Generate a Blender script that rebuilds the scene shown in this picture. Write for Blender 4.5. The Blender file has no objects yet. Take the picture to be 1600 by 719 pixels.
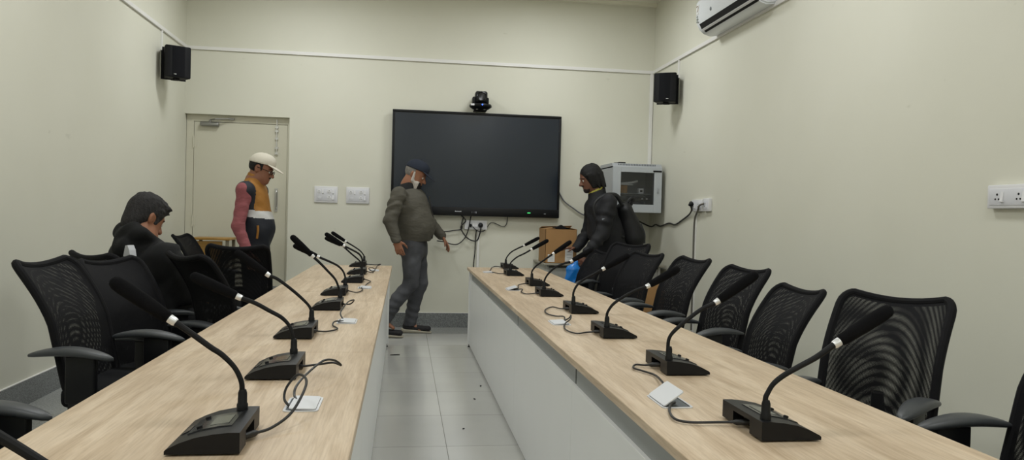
import bpy, bmesh, math, random
import numpy as np
from mathutils import Vector, Matrix
random.seed(4); np.random.seed(4)
sc = bpy.context.scene
C = sc.collection
PI = math.pi

# ------------------------------------------------------------------ camera
cam_d = bpy.data.cameras.new('camera'); cam = bpy.data.objects.new('camera', cam_d); C.objects.link(cam)
cam_d.sensor_fit = 'HORIZONTAL'; cam_d.sensor_width = 36.0; cam_d.lens = 36.0*1192.2/1600.0
cam_d.clip_start = 0.05
FW = Vector((0.14044, 0.98990, -0.01932)); RT = Vector((0.98980, -0.13990, 0.02689)); UP = Vector((-0.02392, 0.02290, 0.99945))
cam.matrix_world = Matrix(((RT.x, UP.x, -FW.x, 0), (RT.y, UP.y, -FW.y, 0), (RT.z, UP.z, -FW.z, 1.25), (0, 0, 0, 1)))
sc.camera = cam
# ------------------------------------------------------------------ colour, world
sc.view_settings.view_transform = 'Standard'; sc.view_settings.look = 'None'
sc.view_settings.gamma = 1.0; sc.view_settings.use_curve_mapping = False
sc.view_settings.exposure = 0.0
sc.cycles.use_denoising = True
sc.cycles.max_bounces = 10; sc.cycles.transparent_max_bounces = 24
w = bpy.data.worlds.new('world'); sc.world = w; w.use_nodes = True
w.node_tree.nodes['Background'].inputs[0].default_value = (0.8, 0.85, 0.9, 1); w.node_tree.nodes['Background'].inputs[1].default_value = 0.05
# ------------------------------------------------------------------ ceiling lamps' light
LAMP_W = 25.0
LAMP_SPOTS = [(x, y) for y in (-2.0, 1.2, 4.2, 7.0) for x in (-1.0, 1.45)]
for (lx, ly) in LAMP_SPOTS:
    ld = bpy.data.lights.new('ceiling_panel_light', 'AREA'); ld.shape = 'SQUARE'; ld.size = 0.56; ld.energy = LAMP_W
    ld.color = (0.955, 0.98, 0.995)
    lo = bpy.data.objects.new('ceiling_panel_light', ld); C.objects.link(lo); lo.location = (lx, ly, 3.645)

# ------------------------------------------------------------------ materials
def S(c):                       # sRGB 0-255 -> linear
    return tuple(((v/255.0)/12.92 if v/255.0 <= 0.04045 else ((v/255.0+0.055)/1.055)**2.4) for v in c)
MATS = {}
def M(name, rgb, rough=0.5, metal=0.0, noise=0.0, nscale=30.0, bump=0.0, bscale=200.0, spec=0.5, emit=0.0, stretch=None, coat=0.0):
    if name in MATS: return MATS[name]
    m = bpy.data.materials.new(name); m.use_nodes = True; nt = m.node_tree; b = nt.nodes['Principled BSDF']
    col = S(rgb); b.inputs['Base Color'].default_value = (*col, 1)
    b.inputs['Roughness'].default_value = rough; b.inputs['Metallic'].default_value = metal
    b.inputs['Specular IOR Level'].default_value = spec
    b.inputs['Coat Weight'].default_value = coat
    tc = nt.nodes.new('ShaderNodeTexCoord'); mp = nt.nodes.new('ShaderNodeMapping'); nt.links.new(tc.outputs['Object'], mp.inputs[0])
    if stretch: mp.inputs['Scale'].default_value = stretch
    if noise > 0:
        n = nt.nodes.new('ShaderNodeTexNoise'); n.inputs['Scale'].default_value = nscale; n.inputs['Detail'].default_value = 5
        nt.links.new(mp.outputs[0], n.inputs[0])
        r = nt.nodes.new('ShaderNodeValToRGB')
        r.color_ramp.elements[0].position = 0.3; r.color_ramp.elements[1].position = 0.7
        r.color_ramp.elements[0].color = (*[max(0, v*(1-noise)) for v in col], 1); r.color_ramp.elements[1].color = (*[min(1, v*(1+noise)) for v in col], 1)
        nt.links.new(n.outputs[0], r.inputs[0]); nt.links.new(r.outputs[0], b.inputs['Base Color'])
    if bump > 0:
        n2 = nt.nodes.new('ShaderNodeTexNoise'); n2.inputs['Scale'].default_value = bscale; n2.inputs['Detail'].default_value = 3
        nt.links.new(mp.outputs[0], n2.inputs[0])
        bp = nt.nodes.new('ShaderNodeBump'); bp.inputs['Strength'].default_value = bump; bp.inputs['Distance'].default_value = 0.01
        nt.links.new(n2.outputs[0], bp.inputs['Height']); nt.links.new(bp.outputs[0], b.inputs['Normal'])
    if emit > 0:
        b.inputs['Emission Color'].default_value = (*col, 1); b.inputs['Emission Strength'].default_value = emit
    MATS[name] = m
    return m

def wood_mat():
    m = bpy.data.materials.new('light_oak_laminate'); m.use_nodes = True; nt = m.node_tree; b = nt.nodes['Principled BSDF']
    tc = nt.nodes.new('ShaderNodeTexCoord'); mp = nt.nodes.new('ShaderNodeMapping'); nt.links.new(tc.outputs['Object'], mp.inputs[0])
    mp.inputs['Scale'].default_value = (1.0, 0.075, 1.0); mp.inputs['Rotation'].default_value = (0, 0, 0.03)
    n = nt.nodes.new('ShaderNodeTexNoise'); n.inputs['Scale'].default_value = 26; n.inputs['Detail'].default_value = 8; n.inputs['Roughness'].default_value = 0.62; n.inputs['Distortion'].default_value = 0.6
    nt.links.new(mp.outputs[0], n.inputs[0])
    r = nt.nodes.new('ShaderNodeValToRGB'); e = r.color_ramp.elements
    e[0].position = 0.33; e[0].color = (*S((187, 165, 138)), 1); e[1].position = 0.62; e[1].color = (*S((213, 194, 169)), 1)
    x = e.new(0.48); x.color = (*S((201, 180, 153)), 1)
    nt.links.new(n.outputs[0], r.inputs[0])
    mp2 = nt.nodes.new('ShaderNodeMapping'); nt.links.new(tc.outputs['Object'], mp2.inputs[0]); mp2.inputs['Scale'].default_value = (1.0, 0.05, 1.0)
    n2 = nt.nodes.new('ShaderNodeTexNoise'); n2.inputs['Scale'].default_value = 180; n2.inputs['Detail'].default_value = 4
    nt.links.new(mp2.outputs[0], n2.inputs[0])
    r2 = nt.nodes.new('ShaderNodeValToRGB'); r2.color_ramp.elements[0].position = 0.38; r2.color_ramp.elements[0].color = (0.80, 0.77, 0.74, 1); r2.color_ramp.elements[1].position = 0.55; r2.color_ramp.elements[1].color = (1, 1, 1, 1)
    nt.links.new(n2.outputs[0], r2.inputs[0])
    mx = nt.nodes.new('ShaderNodeMix'); mx.data_type = 'RGBA'; mx.blend_type = 'MULTIPLY'; mx.inputs[0].default_value = 0.6
    nt.links.new(r.outputs[0], mx.inputs[6]); nt.links.new(r2.outputs[0], mx.inputs[7])
    # broad lighter and darker cathedral patches along the grain
    mp3 = nt.nodes.new('ShaderNodeMapping'); nt.links.new(tc.outputs['Object'], mp3.inputs[0]); mp3.inputs['Scale'].default_value = (1.0, 0.16, 1.0)
    n3 = nt.nodes.new('ShaderNodeTexNoise'); n3.inputs['Scale'].default_value = 7; n3.inputs['Detail'].default_value = 2; nt.links.new(mp3.outputs[0], n3.inputs[0])
    r3 = nt.nodes.new('ShaderNodeValToRGB'); r3.color_ramp.elements[0].position = 0.35; r3.color_ramp.elements[0].color = (0.88, 0.87, 0.86, 1); r3.color_ramp.elements[1].position = 0.65; r3.color_ramp.elements[1].color = (1.0, 1.0, 1.0, 1)
    nt.links.new(n3.outputs[0], r3.inputs[0])
    mx2 = nt.nodes.new('ShaderNodeMix'); mx2.data_type = 'RGBA'; mx2.blend_type = 'MULTIPLY'; mx2.inputs[0].default_value = 1.0
    nt.links.new(mx.outputs[2], mx2.inputs[6]); nt.links.new(r3.outputs[0], mx2.inputs[7])
    nt.links.new(mx2.outputs[2], b.inputs['Base Color'])
    b.inputs['Roughness'].default_value = 0.42; b.inputs['Specular IOR Level'].default_value = 0.35
    return m

def tile_mat():
    m = bpy.data.materials.new('grey_floor_tile'); m.use_nodes = True; nt = m.node_tree; b = nt.nodes['Principled BSDF']
    tc = nt.nodes.new('ShaderNodeTexCoord'); mp = nt.nodes.new('ShaderNodeMapping'); nt.links.new(tc.outputs['Object'], mp.inputs[0])
    mp.inputs['Location'].default_value = (-0.255+0.63*4, -4.71+0.63*10, 0)
    br = nt.nodes.new('ShaderNodeTexBrick'); br.offset = 0.0; br.squash = 1.0
    br.inputs['Scale'].default_value = 1.0; br.inputs['Brick Width'].default_value = 0.63; br.inputs['Row Height'].default_value = 0.63
    br.inputs['Mortar Size'].default_value = 0.0022; br.inputs['Mortar Smooth'].default_value = 0.1
    br.inputs['Color1'].default_value = (*S((204, 204, 199)), 1); br.inputs['Color2'].default_value = (*S((199, 199, 195)), 1); br.inputs['Mortar'].default_value = (*S((140, 140, 134)), 1)
    nt.links.new(mp.outputs[0], br.inputs[0])
    n = nt.nodes.new('ShaderNodeTexNoise'); n.inputs['Scale'].default_value = 1.6; n.inputs['Detail'].default_value = 4; nt.links.new(tc.outputs['Object'], n.inputs[0])
    r = nt.nodes.new('ShaderNodeValToRGB'); r.color_ramp.elements[0].position = 0.35; r.color_ramp.elements[0].color = (0.9, 0.9, 0.9, 1); r.color_ramp.elements[1].position = 0.65; r.color_ramp.elements[1].color = (1, 1, 1, 1)
    nt.links.new(n.outputs[0], r.inputs[0])
    mx = nt.nodes.new('ShaderNodeMix'); mx.data_type = 'RGBA'; mx.blend_type = 'MULTIPLY'; mx.inputs[0].default_value = 1.0
    nt.links.new(br.outputs[0], mx.inputs[6]); nt.links.new(r.outputs[0], mx.inputs[7]); nt.links.new(mx.outputs[2], b.inputs['Base Color'])
    b.inputs['Roughness'].default_value = 0.16; b.inputs['Specular IOR Level'].default_value = 0.6
    return m

def granite_mat(name, dark, light):
    m = bpy.data.materials.new(name); m.use_nodes = True; nt = m.node_tree; b = nt.nodes['Principled BSDF']
    tc = nt.nodes.new('ShaderNodeTexCoord')
    n = nt.nodes.new('ShaderNodeTexNoise'); n.inputs['Scale'].default_value = 130; n.inputs['Detail'].default_value = 3; nt.links.new(tc.outputs['Object'], n.inputs[0])
    r = nt.nodes.new('ShaderNodeValToRGB'); r.color_ramp.elements[0].position = 0.38; r.color_ramp.elements[0].color = (*S(dark), 1); r.color_ramp.elements[1].position = 0.62; r.color_ramp.elements[1].color = (*S(light), 1)
    nt.links.new(n.outputs[0], r.inputs[0]); nt.links.new(r.outputs[0], b.inputs['Base Color']); b.inputs['Roughness'].default_value = 0.25
    return m

def wall_mat():
    m = bpy.data.materials.new('cream_wall_paint'); m.use_nodes = True; nt = m.node_tree; b = nt.nodes['Principled BSDF']
    tc = nt.nodes.new('ShaderNodeTexCoord')
    n = nt.nodes.new('ShaderNodeTexNoise'); n.inputs['Scale'].default_value = 1.3; n.inputs['Detail'].default_value = 5; nt.links.new(tc.outputs['Object'], n.inputs[0])
    r = nt.nodes.new('ShaderNodeValToRGB'); r.color_ramp.elements[0].position = 0.3; r.color_ramp.elements[1].position = 0.7
    r.color_ramp.elements[0].color = (*S((218, 217, 202)), 1); r.color_ramp.elements[1].color = (*S((222, 221, 207)), 1)
    nt.links.new(n.outputs[0], r.inputs[0])
    # a few faint scuffs
    mp = nt.nodes.new('ShaderNodeMapping'); nt.links.new(tc.outputs['Object'], mp.inputs[0]); mp.inputs['Scale'].default_value = (1, 1, 2.2)
    n2 = nt.nodes.new('ShaderNodeTexNoise'); n2.inputs['Scale'].default_value = 6.5; n2.inputs['Detail'].default_value = 2; nt.links.new(mp.outputs[0], n2.inputs[0])
    r2 = nt.nodes.new('ShaderNodeValToRGB'); r2.color_ramp.elements[0].position = 0.74; r2.color_ramp.elements[0].color = (1, 1, 1, 1); r2.color_ramp.elements[1].position = 0.80; r2.color_ramp.elements[1].color = (0.90, 0.90, 0.89, 1)
    nt.links.new(n2.outputs[0], r2.inputs[0])
    mx = nt.nodes.new('ShaderNodeMix'); mx.data_type = 'RGBA'; mx.blend_type = 'MULTIPLY'; mx.inputs[0].default_value = 1.0
    nt.links.new(r.outputs[0], mx.inputs[6]); nt.links.new(r2.outputs[0], mx.inputs[7]); nt.links.new(mx.outputs[2], b.inputs['Base Color'])
    b.inputs['Roughness'].default_value = 0.55; b.inputs['Specular IOR Level'].default_value = 0.3
    return m

def mesh_fabric():
    m = bpy.data.materials.new('black_mesh_fabric'); m.use_nodes = True; nt = m.node_tree
    b = nt.nodes['Principled BSDF']; out = nt.nodes['Material Output']
    b.inputs['Base Color'].default_value = (*S((17, 17, 20)), 1); b.inputs['Roughness'].default_value = 0.75; b.inputs['Specular IOR Level'].default_value = 0.2
    uv = nt.nodes.new('ShaderNodeUVMap'); sx = nt.nodes.new('ShaderNodeSeparateXYZ'); nt.links.new(uv.outputs[0], sx.inputs[0])
    def mth(op, a, bb=None):
        n = nt.nodes.new('ShaderNodeMath'); n.operation = op
        if isinstance(a, (int, float)): n.inputs[0].default_value = a
        else: nt.links.new(a, n.inputs[0])
        if bb is not None:
            if isinstance(bb, (int, float)): n.inputs[1].default_value = bb
            else: nt.links.new(bb, n.inputs[1])
        return n.outputs[0]
    k = 2*PI/0.0042
    a = mth('SINE', mth('MULTIPLY', mth('ADD', sx.outputs[0], sx.outputs[1]), k*0.7)); c = mth('SINE', mth('MULTIPLY', mth('SUBTRACT', sx.outputs[0], sx.outputs[1]), k*0.7))
    lw = nt.nodes.new('ShaderNodeLayerWeight'); lw.inputs[0].default_value = 0.5      # thick cords close up at a slant
    hole = mth('GREATER_THAN', mth('MULTIPLY', a, c), mth('ADD', mth('MULTIPLY', lw.outputs['Facing'], 0.70), 0.26))
    t = nt.nodes.new('ShaderNodeBsdfTransparent'); mix = nt.nodes.new('ShaderNodeMixShader')
    nt.links.new(hole, mix.inputs[0]); nt.links.new(b.outputs[0], mix.inputs[1]); nt.links.new(t.outputs[0], mix.inputs[2]); nt.links.new(mix.outputs[0], out.inputs[0])
    return m

def glass_mat(name, tint, refl=0.12, rough=0.05):
    m = bpy.data.materials.new(name); m.use_nodes = True; nt = m.node_tree; out = nt.nodes['Material Output']
    nt.nodes.remove(nt.nodes['Principled BSDF'])
    t = nt.nodes.new('ShaderNodeBsdfTransparent'); t.inputs[0].default_value = (*tint, 1)
    g = nt.nodes.new('ShaderNodeBsdfGlossy'); g.inputs['Roughness'].default_value = rough
    f = nt.nodes.new('ShaderNodeFresnel'); f.inputs[0].default_value = 1.45
    mix = nt.nodes.new('ShaderNodeMixShader'); nt.links.new(f.outputs[0], mix.inputs[0]); nt.links.new(t.outputs[0], mix.inputs[1]); nt.links.new(g.outputs[0], mix.inputs[2]); nt.links.new(mix.outputs[0], out.inputs[0])
    return m

WALL = wall_mat(); WOOD = wood_mat(); TILE = tile_mat()
GRAN = granite_mat('dark_granite', (104, 107, 108), (140, 143, 143)); GRANL = granite_mat('pale_granite', (140, 142, 140), (170, 172, 169)); MESHF = mesh_fabric()
WHITE = M('white_plastic', (226, 226, 228), 0.35); TRUNK = M('white_trunking', (232, 231, 228), 0.4)
PANEL = M('white_laminate', (226, 227, 225), 0.38, noise=0.01, nscale=4)
CEIL = M('ceiling_paint', (232, 230, 214), 0.8, bump=0.05, bscale=60)
BLK = M('black_plastic', (15, 16, 19), 0.42, bump=0.04, bscale=900, spec=0.28); BLKM = M('black_matte', (14, 14, 16), 0.7, spec=0.3); BLKG = M('black_gloss', (14, 15, 18), 0.18)
CABLE = M('black_cable', (26, 26, 28), 0.45); FOAM = M('black_foam', (19, 19, 21), 0.95, bump=0.6, bscale=700, spec=0.1)
CHROME = M('satin_chrome', (205, 205, 205), 0.28, 1.0); ALU = M('brushed_aluminium', (168, 170, 172), 0.4, 0.85)
ARMP = M('charcoal_armrest', (60, 63, 66), 0.42, bump=0.03, bscale=500); FAB = M('black_seat_fabric', (20, 21, 23), 0.9, bump=0.3, bscale=600, spec=0.15)
EDGE = M('black_mesh_edging', (16, 16, 19), 0.8, bump=0.2, bscale=800, spec=0.2)
GREYRAIL = M('grey_steel_rail', (160, 163, 163), 0.45, 0.3)
HATCH = M('pale_aluminium', (214, 216, 220), 0.4, 0.15)
CARD = M('brown_cardboard', (170, 130, 84), 0.85, noise=0.05, nscale=8, bump=0.05, bscale=120); CARDD = M('brown_cardboard_tape', (186, 150, 104), 0.5)
PAPER = M('white_paper', (228, 228, 226), 0.8)
DOORM = M('cream_door_paint', (207, 204, 186), 0.38, noise=0.015, nscale=2)
STEEL = M('stainless_steel', (150, 150, 148), 0.35, 0.9)
CABG = M('light_grey_enamel', (186, 191, 195), 0.42); CABG2 = M('grey_enamel', (168, 172, 176), 0.45)
SKIN = M('brown_skin', (148, 100, 74), 0.55, noise=0.06, nscale=25); SKIND = M('tan_skin', (138, 92, 70), 0.55, noise=0.06, nscale=25)

# ------------------------------------------------------------------ mesh helpers
def finish(name, bm, mat, parent=None, smooth=True, angle=35):
    me = bpy.data.meshes.new(name); bm.normal_update(); bm.to_mesh(me); bm.free()
    mats = mat if isinstance(mat, (list, tuple)) else [mat]
    for m in mats: me.materials.append(m)
    if smooth:
        for p in me.polygons: p.use_smooth = True
        try: me.set_sharp_from_angle(angle=math.radians(angle))
        except Exception: pass
    o = bpy.data.objects.new(name, me); C.objects.link(o)
    if parent is not None: o.parent = parent
    return o
def bx(bm, x0, x1, y0, y1, z0, z1, bev=0.0, seg=2, mi=0, mat=None):
    g = bmesh.ops.create_cube(bm, size=1.0); vs = g['verts']
    mtx = Matrix.Translation(((x0+x1)/2, (y0+y1)/2, (z0+z1)/2)) @ Matrix.Diagonal((abs(x1-x0), abs(y1-y0), abs(z1-z0), 1))
    bmesh.ops.transform(bm, matrix=mtx, verts=vs)
    fs = set(f for v in vs for f in v.link_faces)
    for f in fs: f.material_index = mi
    if bev > 0:
        es = list(set(e for v in vs for e in v.link_edges))
        r = bmesh.ops.bevel(bm, geom=es, offset=bev, segments=seg, profile=0.5, affect='EDGES')
        vs = list(set(v for f in r['faces'] for v in f.verts))
        for f in r['faces']: f.material_index = mi
        # gather the whole island
        isl = set(vs); st = list(vs)
        while st:
            v = st.pop()
            for e in v.link_edges:
                o = e.other_vert(v)
                if o not in isl: isl.add(o); st.append(o)
        vs = list(isl)
    if mat is not None: bmesh.ops.transform(bm, matrix=mat, verts=vs)
    return vs
def crom(pts, n=6):
    P = [Vector(p) for p in pts]
    if len(P) < 3: return P
    out = []
    for i in range(len(P)-1):
        p0 = P[i-1] if i > 0 else P[0]*2-P[1]; p1 = P[i]; p2 = P[i+1]; p3 = P[i+2] if i+2 < len(P) else P[-1]*2-P[-2]
        for k in range(n):
            t = k/n
            out.append(0.5*((2*p1)+(p2-p0)*t+(2*p0-5*p1+4*p2-p3)*t*t+(3*p1-p0-3*p2+p3)*t*t*t))
    out.append(P[-1]); return out
def tube(bm, pts, r, seg=10, n=6, smooth=True, mi=0, closed=False, flat=None):
    P = crom(pts, n) if smooth else [Vector(p) for p in pts]
    m = len(P); R = r if isinstance(r, (list, tuple)) else None
    rings = []; N = None
    for i, p in enumerate(P):
        if closed: t = P[(i+1) % m]-P[i-1]
        else: t = P[min(i+1, m-1)]-P[max(i-1, 0)]
        if t.length < 1e-9: t = Vector((0, 0, 1))
        t.normalize()
        if N is None: N = t.orthogonal().normalized() if flat is None else Vector(flat)
        N = (N-t*N.dot(t)); N = N.normalized() if N.length > 1e-6 else t.orthogonal().normalized()
        B = t.cross(N)
        if R: f = i/(m-1)*(len(R)-1); a = int(min(f, len(R)-2)); rr = R[a]+(R[a+1]-R[a])*(f-a)
        else: rr = r
        rings.append([bm.verts.new(p+(N*math.cos(2*PI*k/seg)+B*math.sin(2*PI*k/seg))*rr) for k in range(seg)])
    for i in range(m if closed else m-1):
        a = rings[i]; b = rings[(i+1) % m]
        for k in range(seg):
            f = bm.faces.new((a[k], a[(k+1) % seg], b[(k+1) % seg], b[k])); f.material_index = mi
    if not closed:
        f = bm.faces.new(list(reversed(rings[0]))); f.material_index = mi; f = bm.faces.new(rings[-1]); f.material_index = mi
def lathe(bm, prof, mtx=None, seg=20, mi=0):
    rings = []
    for (r, z) in prof:
        rings.append([bm.verts.new((r*math.cos(2*PI*k/seg), r*math.sin(2*PI*k/seg), z)) for k in range(seg)])
    for a, b in zip(rings, rings[1:]):
        for k in range(seg):
            f = bm.faces.new((a[k], a[(k+1) % seg], b[(k+1) % seg], b[k])); f.material_index = mi
    f = bm.faces.new(list(reversed(rings[0]))); f.material_index = mi; f = bm.faces.new(rings[-1]); f.material_index = mi
    if mtx is not None: bmesh.ops.transform(bm, matrix=mtx, verts=[v for r in rings for v in r])
def prism(bm, poly, axis, d0, d1, mi=0, mtx=None):      # poly in the two other axes (in cyclic order), extruded along axis
    def mk(p, d):
        if axis == 'x': return (d, p[0], p[1])
        if axis == 'y': return (p[0], d, p[1])
        return (p[0], p[1], d)
    a = [bm.verts.new(mk(p, d0)) for p in poly]; b = [bm.verts.new(mk(p, d1)) for p in poly]
    n = len(poly); fs = []
    for i in range(n): fs.append(bm.faces.new((a[i], a[(i+1) % n], b[(i+1) % n], b[i])))
    fs.append(bm.faces.new(list(reversed(a)))); fs.append(bm.faces.new(b))
    for f in fs: f.material_index = mi
    bmesh.ops.recalc_face_normals(bm, faces=fs)
    if mtx is not None: bmesh.ops.transform(bm, matrix=mtx, verts=a+b)
def aim(p, d, roll=None):       # matrix taking +z to d at p
    d = Vector(d).normalized(); q = d.to_track_quat('Z', 'Y')
    return Matrix.Translation(Vector(p)) @ q.to_matrix().to_4x4()
def thing(name, label, cat, loc=(0, 0, 0), rz=0.0, group=None):
    o = bpy.data.objects.new(name, None); C.objects.link(o); o.location = loc; o.rotation_euler = (0, 0, rz); o.empty_display_size = 0.1
    o['label'] = label; o['category'] = cat
    if group: o['group'] = group
    return o
def tag(o, label, cat, group=None):
    o['label'] = label; o['category'] = cat
    if group: o['group'] = group
    return o
def struct(o): o['kind'] = 'structure'; return o
def dup(root, loc, rz, label, group=None):
    r = root.copy(); C.objects.link(r); r.location = loc; r.rotation_euler = (0, 0, rz); r['label'] = label
    if group: r['group'] = group
    for ch in list(root.children):
        c = ch.copy(); C.objects.link(c); c.parent = r
        for g in list(ch.children):
            d = g.copy(); C.objects.link(d); d.parent = c
    return r
NB = bmesh.new

# ================================================================== ROOM
XL, XR, YB, YR, ZC = -2.285, 2.762, 8.372, -2.6, 3.67
DX0, DX1, DZ = -2.285, -1.227, 2.222
b = NB(); bx(b, XL-0.3, XR+0.3, YR-0.3, YB+0.4, -0.1, 0.0); struct(finish('floor', b, TILE, smooth=False))
b = NB(); bx(b, XL-0.3, XR+0.3, YR-0.3, YB+0.4, ZC, ZC+0.1); struct(finish('ceiling', b, CEIL, smooth=False))
b = NB(); bx(b, XL-0.2, XL, YR-0.2, YB+0.3, 0, ZC); struct(finish('wall_left', b, WALL, smooth=False))
b = NB(); bx(b, XR, XR+0.2, YR-0.2, YB+0.3, 0, ZC); struct(finish('wall_right', b, WALL, smooth=False))
b = NB(); bx(b, DX1, XR, YB, YB+0.25, 0, ZC); bx(b, XL, DX1, YB, YB+0.25, DZ, ZC); struct(finish('wall_back', b, WALL, smooth=False))
b = NB(); bx(b, XL, XR, YR-0.2, YR, 0, ZC); struct(finish('wall_rear', b, WALL, smooth=False))
# granite skirting with a thin pale bead on top
def skirting(name, x0, x1, y0, y1, topmat=TRUNK):
    b = NB(); bx(b, x0, x1, y0, y1, 0, 0.158); o = struct(finish(name, b, GRAN, smooth=False))
    b = NB(); bx(b, x0, x1, y0, y1, 0.158, 0.162); finish('caulk_bead', b, topmat, o, smooth=False)
skirting('baseboard_back', DX1, XR, YB-0.014, YB); skirting('baseboard_left', XL, XL+0.014, YR, YB); skirting('baseboard_right', XR-0.014, XR, YR, YB-0.014)
b = NB()
bx(b, XL, XR, 7.915, YB, 0, 0.0015); bx(b, XL, XL+0.44, YR, 7.915, 0, 0.0015); bx(b, XR-0.44, XR, YR, 7.915, 0, 0.0015)
struct(finish('trim_1', b, GRANL, smooth=False))
# cable trunking
ZT = 2.8876
def trunk(name, x0, x1, y0, y1, z0, z1): b = NB(); bx(b, x0, x1, y0, y1, z0, z1, 0.002); return struct(finish(name, b, TRUNK, smooth=False))
trunk('trim_2', XL, XR, YB-0.02, YB, ZT, ZT+0.035)
trunk('trim_3', XL, XL+0.02, YR, YB-0.02, ZT, ZT+0.035)
trunk('trim_4', XR-0.02, XR, YR, YB-0.02, ZT, ZT+0.035)
trunk('trim_5', XR-0.043, XR-0.006, YB-0.018, YB, 1.84, ZT)
trunk('trim_6', XL, XL+0.016, 7.53, 7.556, 2.70, ZT)
trunk('trim_7', XR-0.016, XR, 7.53, 7.556, 2.70, ZT)
trunk('trim_8', 0.800, 0.828, YB-0.016, YB, 0.162, 1.085)
trunk('trim_9', XR-0.016, XR, 6.945, 6.972, 0.162, 1.34)
trunk('trim_10', XR-0.065, XR, 2.2, 5.40, 2.95, 3.02)
b = NB(); bx(b, 1.2, XR, YB-0.06, YB, 3.635, ZC); struct(finish('trim_11', b, CEIL, smooth=False))
# ceiling lamp frames
b = None
for i, (lx, ly) in enumerate(LAMP_SPOTS):
    b = NB()
    for (x0, x1, y0, y1) in ((-0.31, -0.285, -0.31, 0.31), (0.285, 0.31, -0.31, 0.31), (-0.285, 0.285, -0.31, -0.285), (-0.285, 0.285, 0.285, 0.31)): bx(b, lx+x0, lx+x1, ly+y0, ly+y1, 3.64, 3.67)
    struct(finish('trim_%d' % (12+i), b, TRUNK, smooth=False))
# ---- door
d = struct(bpy.data.objects.new('door_1', None)); C.objects.link(d); d.location = (-1.731, YB+0.06, 0)
b = NB()
bx(b, -0.55, -0.478, 0.0, 0.14, 0, DZ); bx(b, 0.478, 0.504, 0.0, 0.14, 0, DZ); bx(b, -0.478, 0.478, 0.0, 0.14, 2.152, DZ)
finish('door_frame', b, DOORM, d, smooth=False)
b = NB(); bx(b, -0.475, 0.475, 0.006, 0.045, 0.006, 2.148, 0.002); finish('door_leaf', b, DOORM, d, smooth=False)
for z in (0.3, 1.1, 1.93):
    b = NB(); tube(b, [(-0.478, -0.004, z-0.06), (-0.478, -0.004, z+0.06)], 0.007, smooth=False); bx(b, -0.478, -0.45, 0.001, 0.007, z-0.05, z+0.05); finish('hinge', b, DOORM, d)
cl = None
b = NB(); bx(b, -0.41, -0.22, -0.045, 0.006, 2.10, 2.145, 0.012, 3); cl = finish('door_closer', b, STEEL, d)
b = NB(); lathe(b, [(0.012, 2.145), (0.012, 2.165)], Matrix.Translation((-0.31, -0.02, 0))); tube(b, [(-0.31, -0.02, 2.168), (-0.25, -0.075, 2.172), (-0.11, -0.02, 2.186)], 0.007, smooth=False); bx(b, -0.13, -0.07, -0.025, 0.0, 2.175, 2.195); finish('closer_arm', b, STEEL, cl)
b = NB(); tube(b, [(0.367, -0.006, 1.83), (0.367, -0.006, 2.2)], 0.007, smooth=False)
for z in (1.84, 1.90, 2.0, 2.08, 2.12): bx(b, 0.350, 0.384, -0.012, 0.006, z-0.012, z+0.012)
finish('tower_bolt', b, CHROME, d)
b = NB(); tube(b, [(0.372, 0.0, 1.25), (0.372, -0.035, 1.27), (0.372, -0.035, 1.42), (0.372, 0.0, 1.44)], 0.009, smooth=False); bx(b, 0.355, 0.389, 0.0, 0.007, 1.22, 1.47); finish('door_handle', b, CHROME, d)

# ================================================================== CONFERENCE TABLES
def conf_table(label, x_in, x_out, sgn, joints):
    # sgn = +1: inner (aisle) side faces +x
    cx = (x_in+x_out)/2
    t = thing('conference_table', label, 'table', (cx, 3.5, 0)); L = lambda x: x-cx
    a, o = L(x_in), L(x_out); pin = a-sgn*0.033
    ys = [y-3.5 for y in joints]
    for k in range(len(ys)-1):
        y0, y1 = ys[k]+0.0008, ys[k+1]-0.0008
        b = NB(); bx(b, min(a, o), max(a, o), y0, y1, 0.725, 0.75, 0.0015, 1); finish('tabletop', b, WOOD, t, smooth=False)
        b = NB(); bx(b, min(pin, pin-sgn*0.018), max(pin, pin-sgn*0.018), y0+0.001, y1-0.001, 0.022, 0.628, 0.001, 1); finish('front_panel', b, PANEL, t, smooth=False)
        xr = pin-sgn*0.014
        b = NB(); bx(b, min(xr, xr-sgn*0.04), max(xr, xr-sgn*0.04), y0+0.01, y1-0.01, 0.61, 0.725); finish('cable_rail', b, GREYRAIL, t, smooth=False)
    for k, y in enumerate(ys):
        y0, y1 = (y-0.03, y+0.03) if 0 < k < len(ys)-1 else ((y+0.02, y+0.05) if k == 0 else (y-0.055, y-0.02))
        x0, x1 = (a-sgn*0.018, o+sgn*0.11) if k in (0, len(ys)-1) else (pin-sgn*0.08, o+sgn*0.27)
        b = NB(); bx(b, min(x0, x1), max(x0, x1), y0, y1, 0.03, 0.725, 0.002, 1); lg = finish('leg_panel', b, PANEL, t, smooth=False)
        for xx in (x0-sgn*0.02, x1+sgn*0.05):
            b = NB(); lathe(b, [(0.016, 0.0), (0.016, 0.01), (0.008, 0.012), (0.008, 0.03)], Matrix.Translation((xx, (y0+y1)/2, 0)), 12); finish('levelling_foot', b, BLKM, lg)
    return t
conf_table('long light oak conference table with white front, left of the aisle beside the seated man', -0.099, -0.797, 1, [-0.25, 1.24, 2.745, 4.28, 5.73, 7.18])
conf_table('long light oak conference table with white front, right of the aisle before the empty chairs', 0.600, 1.288, -1, [-0.25, 1.24, 2.76, 4.22, 5.72, 7.18])

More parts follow.
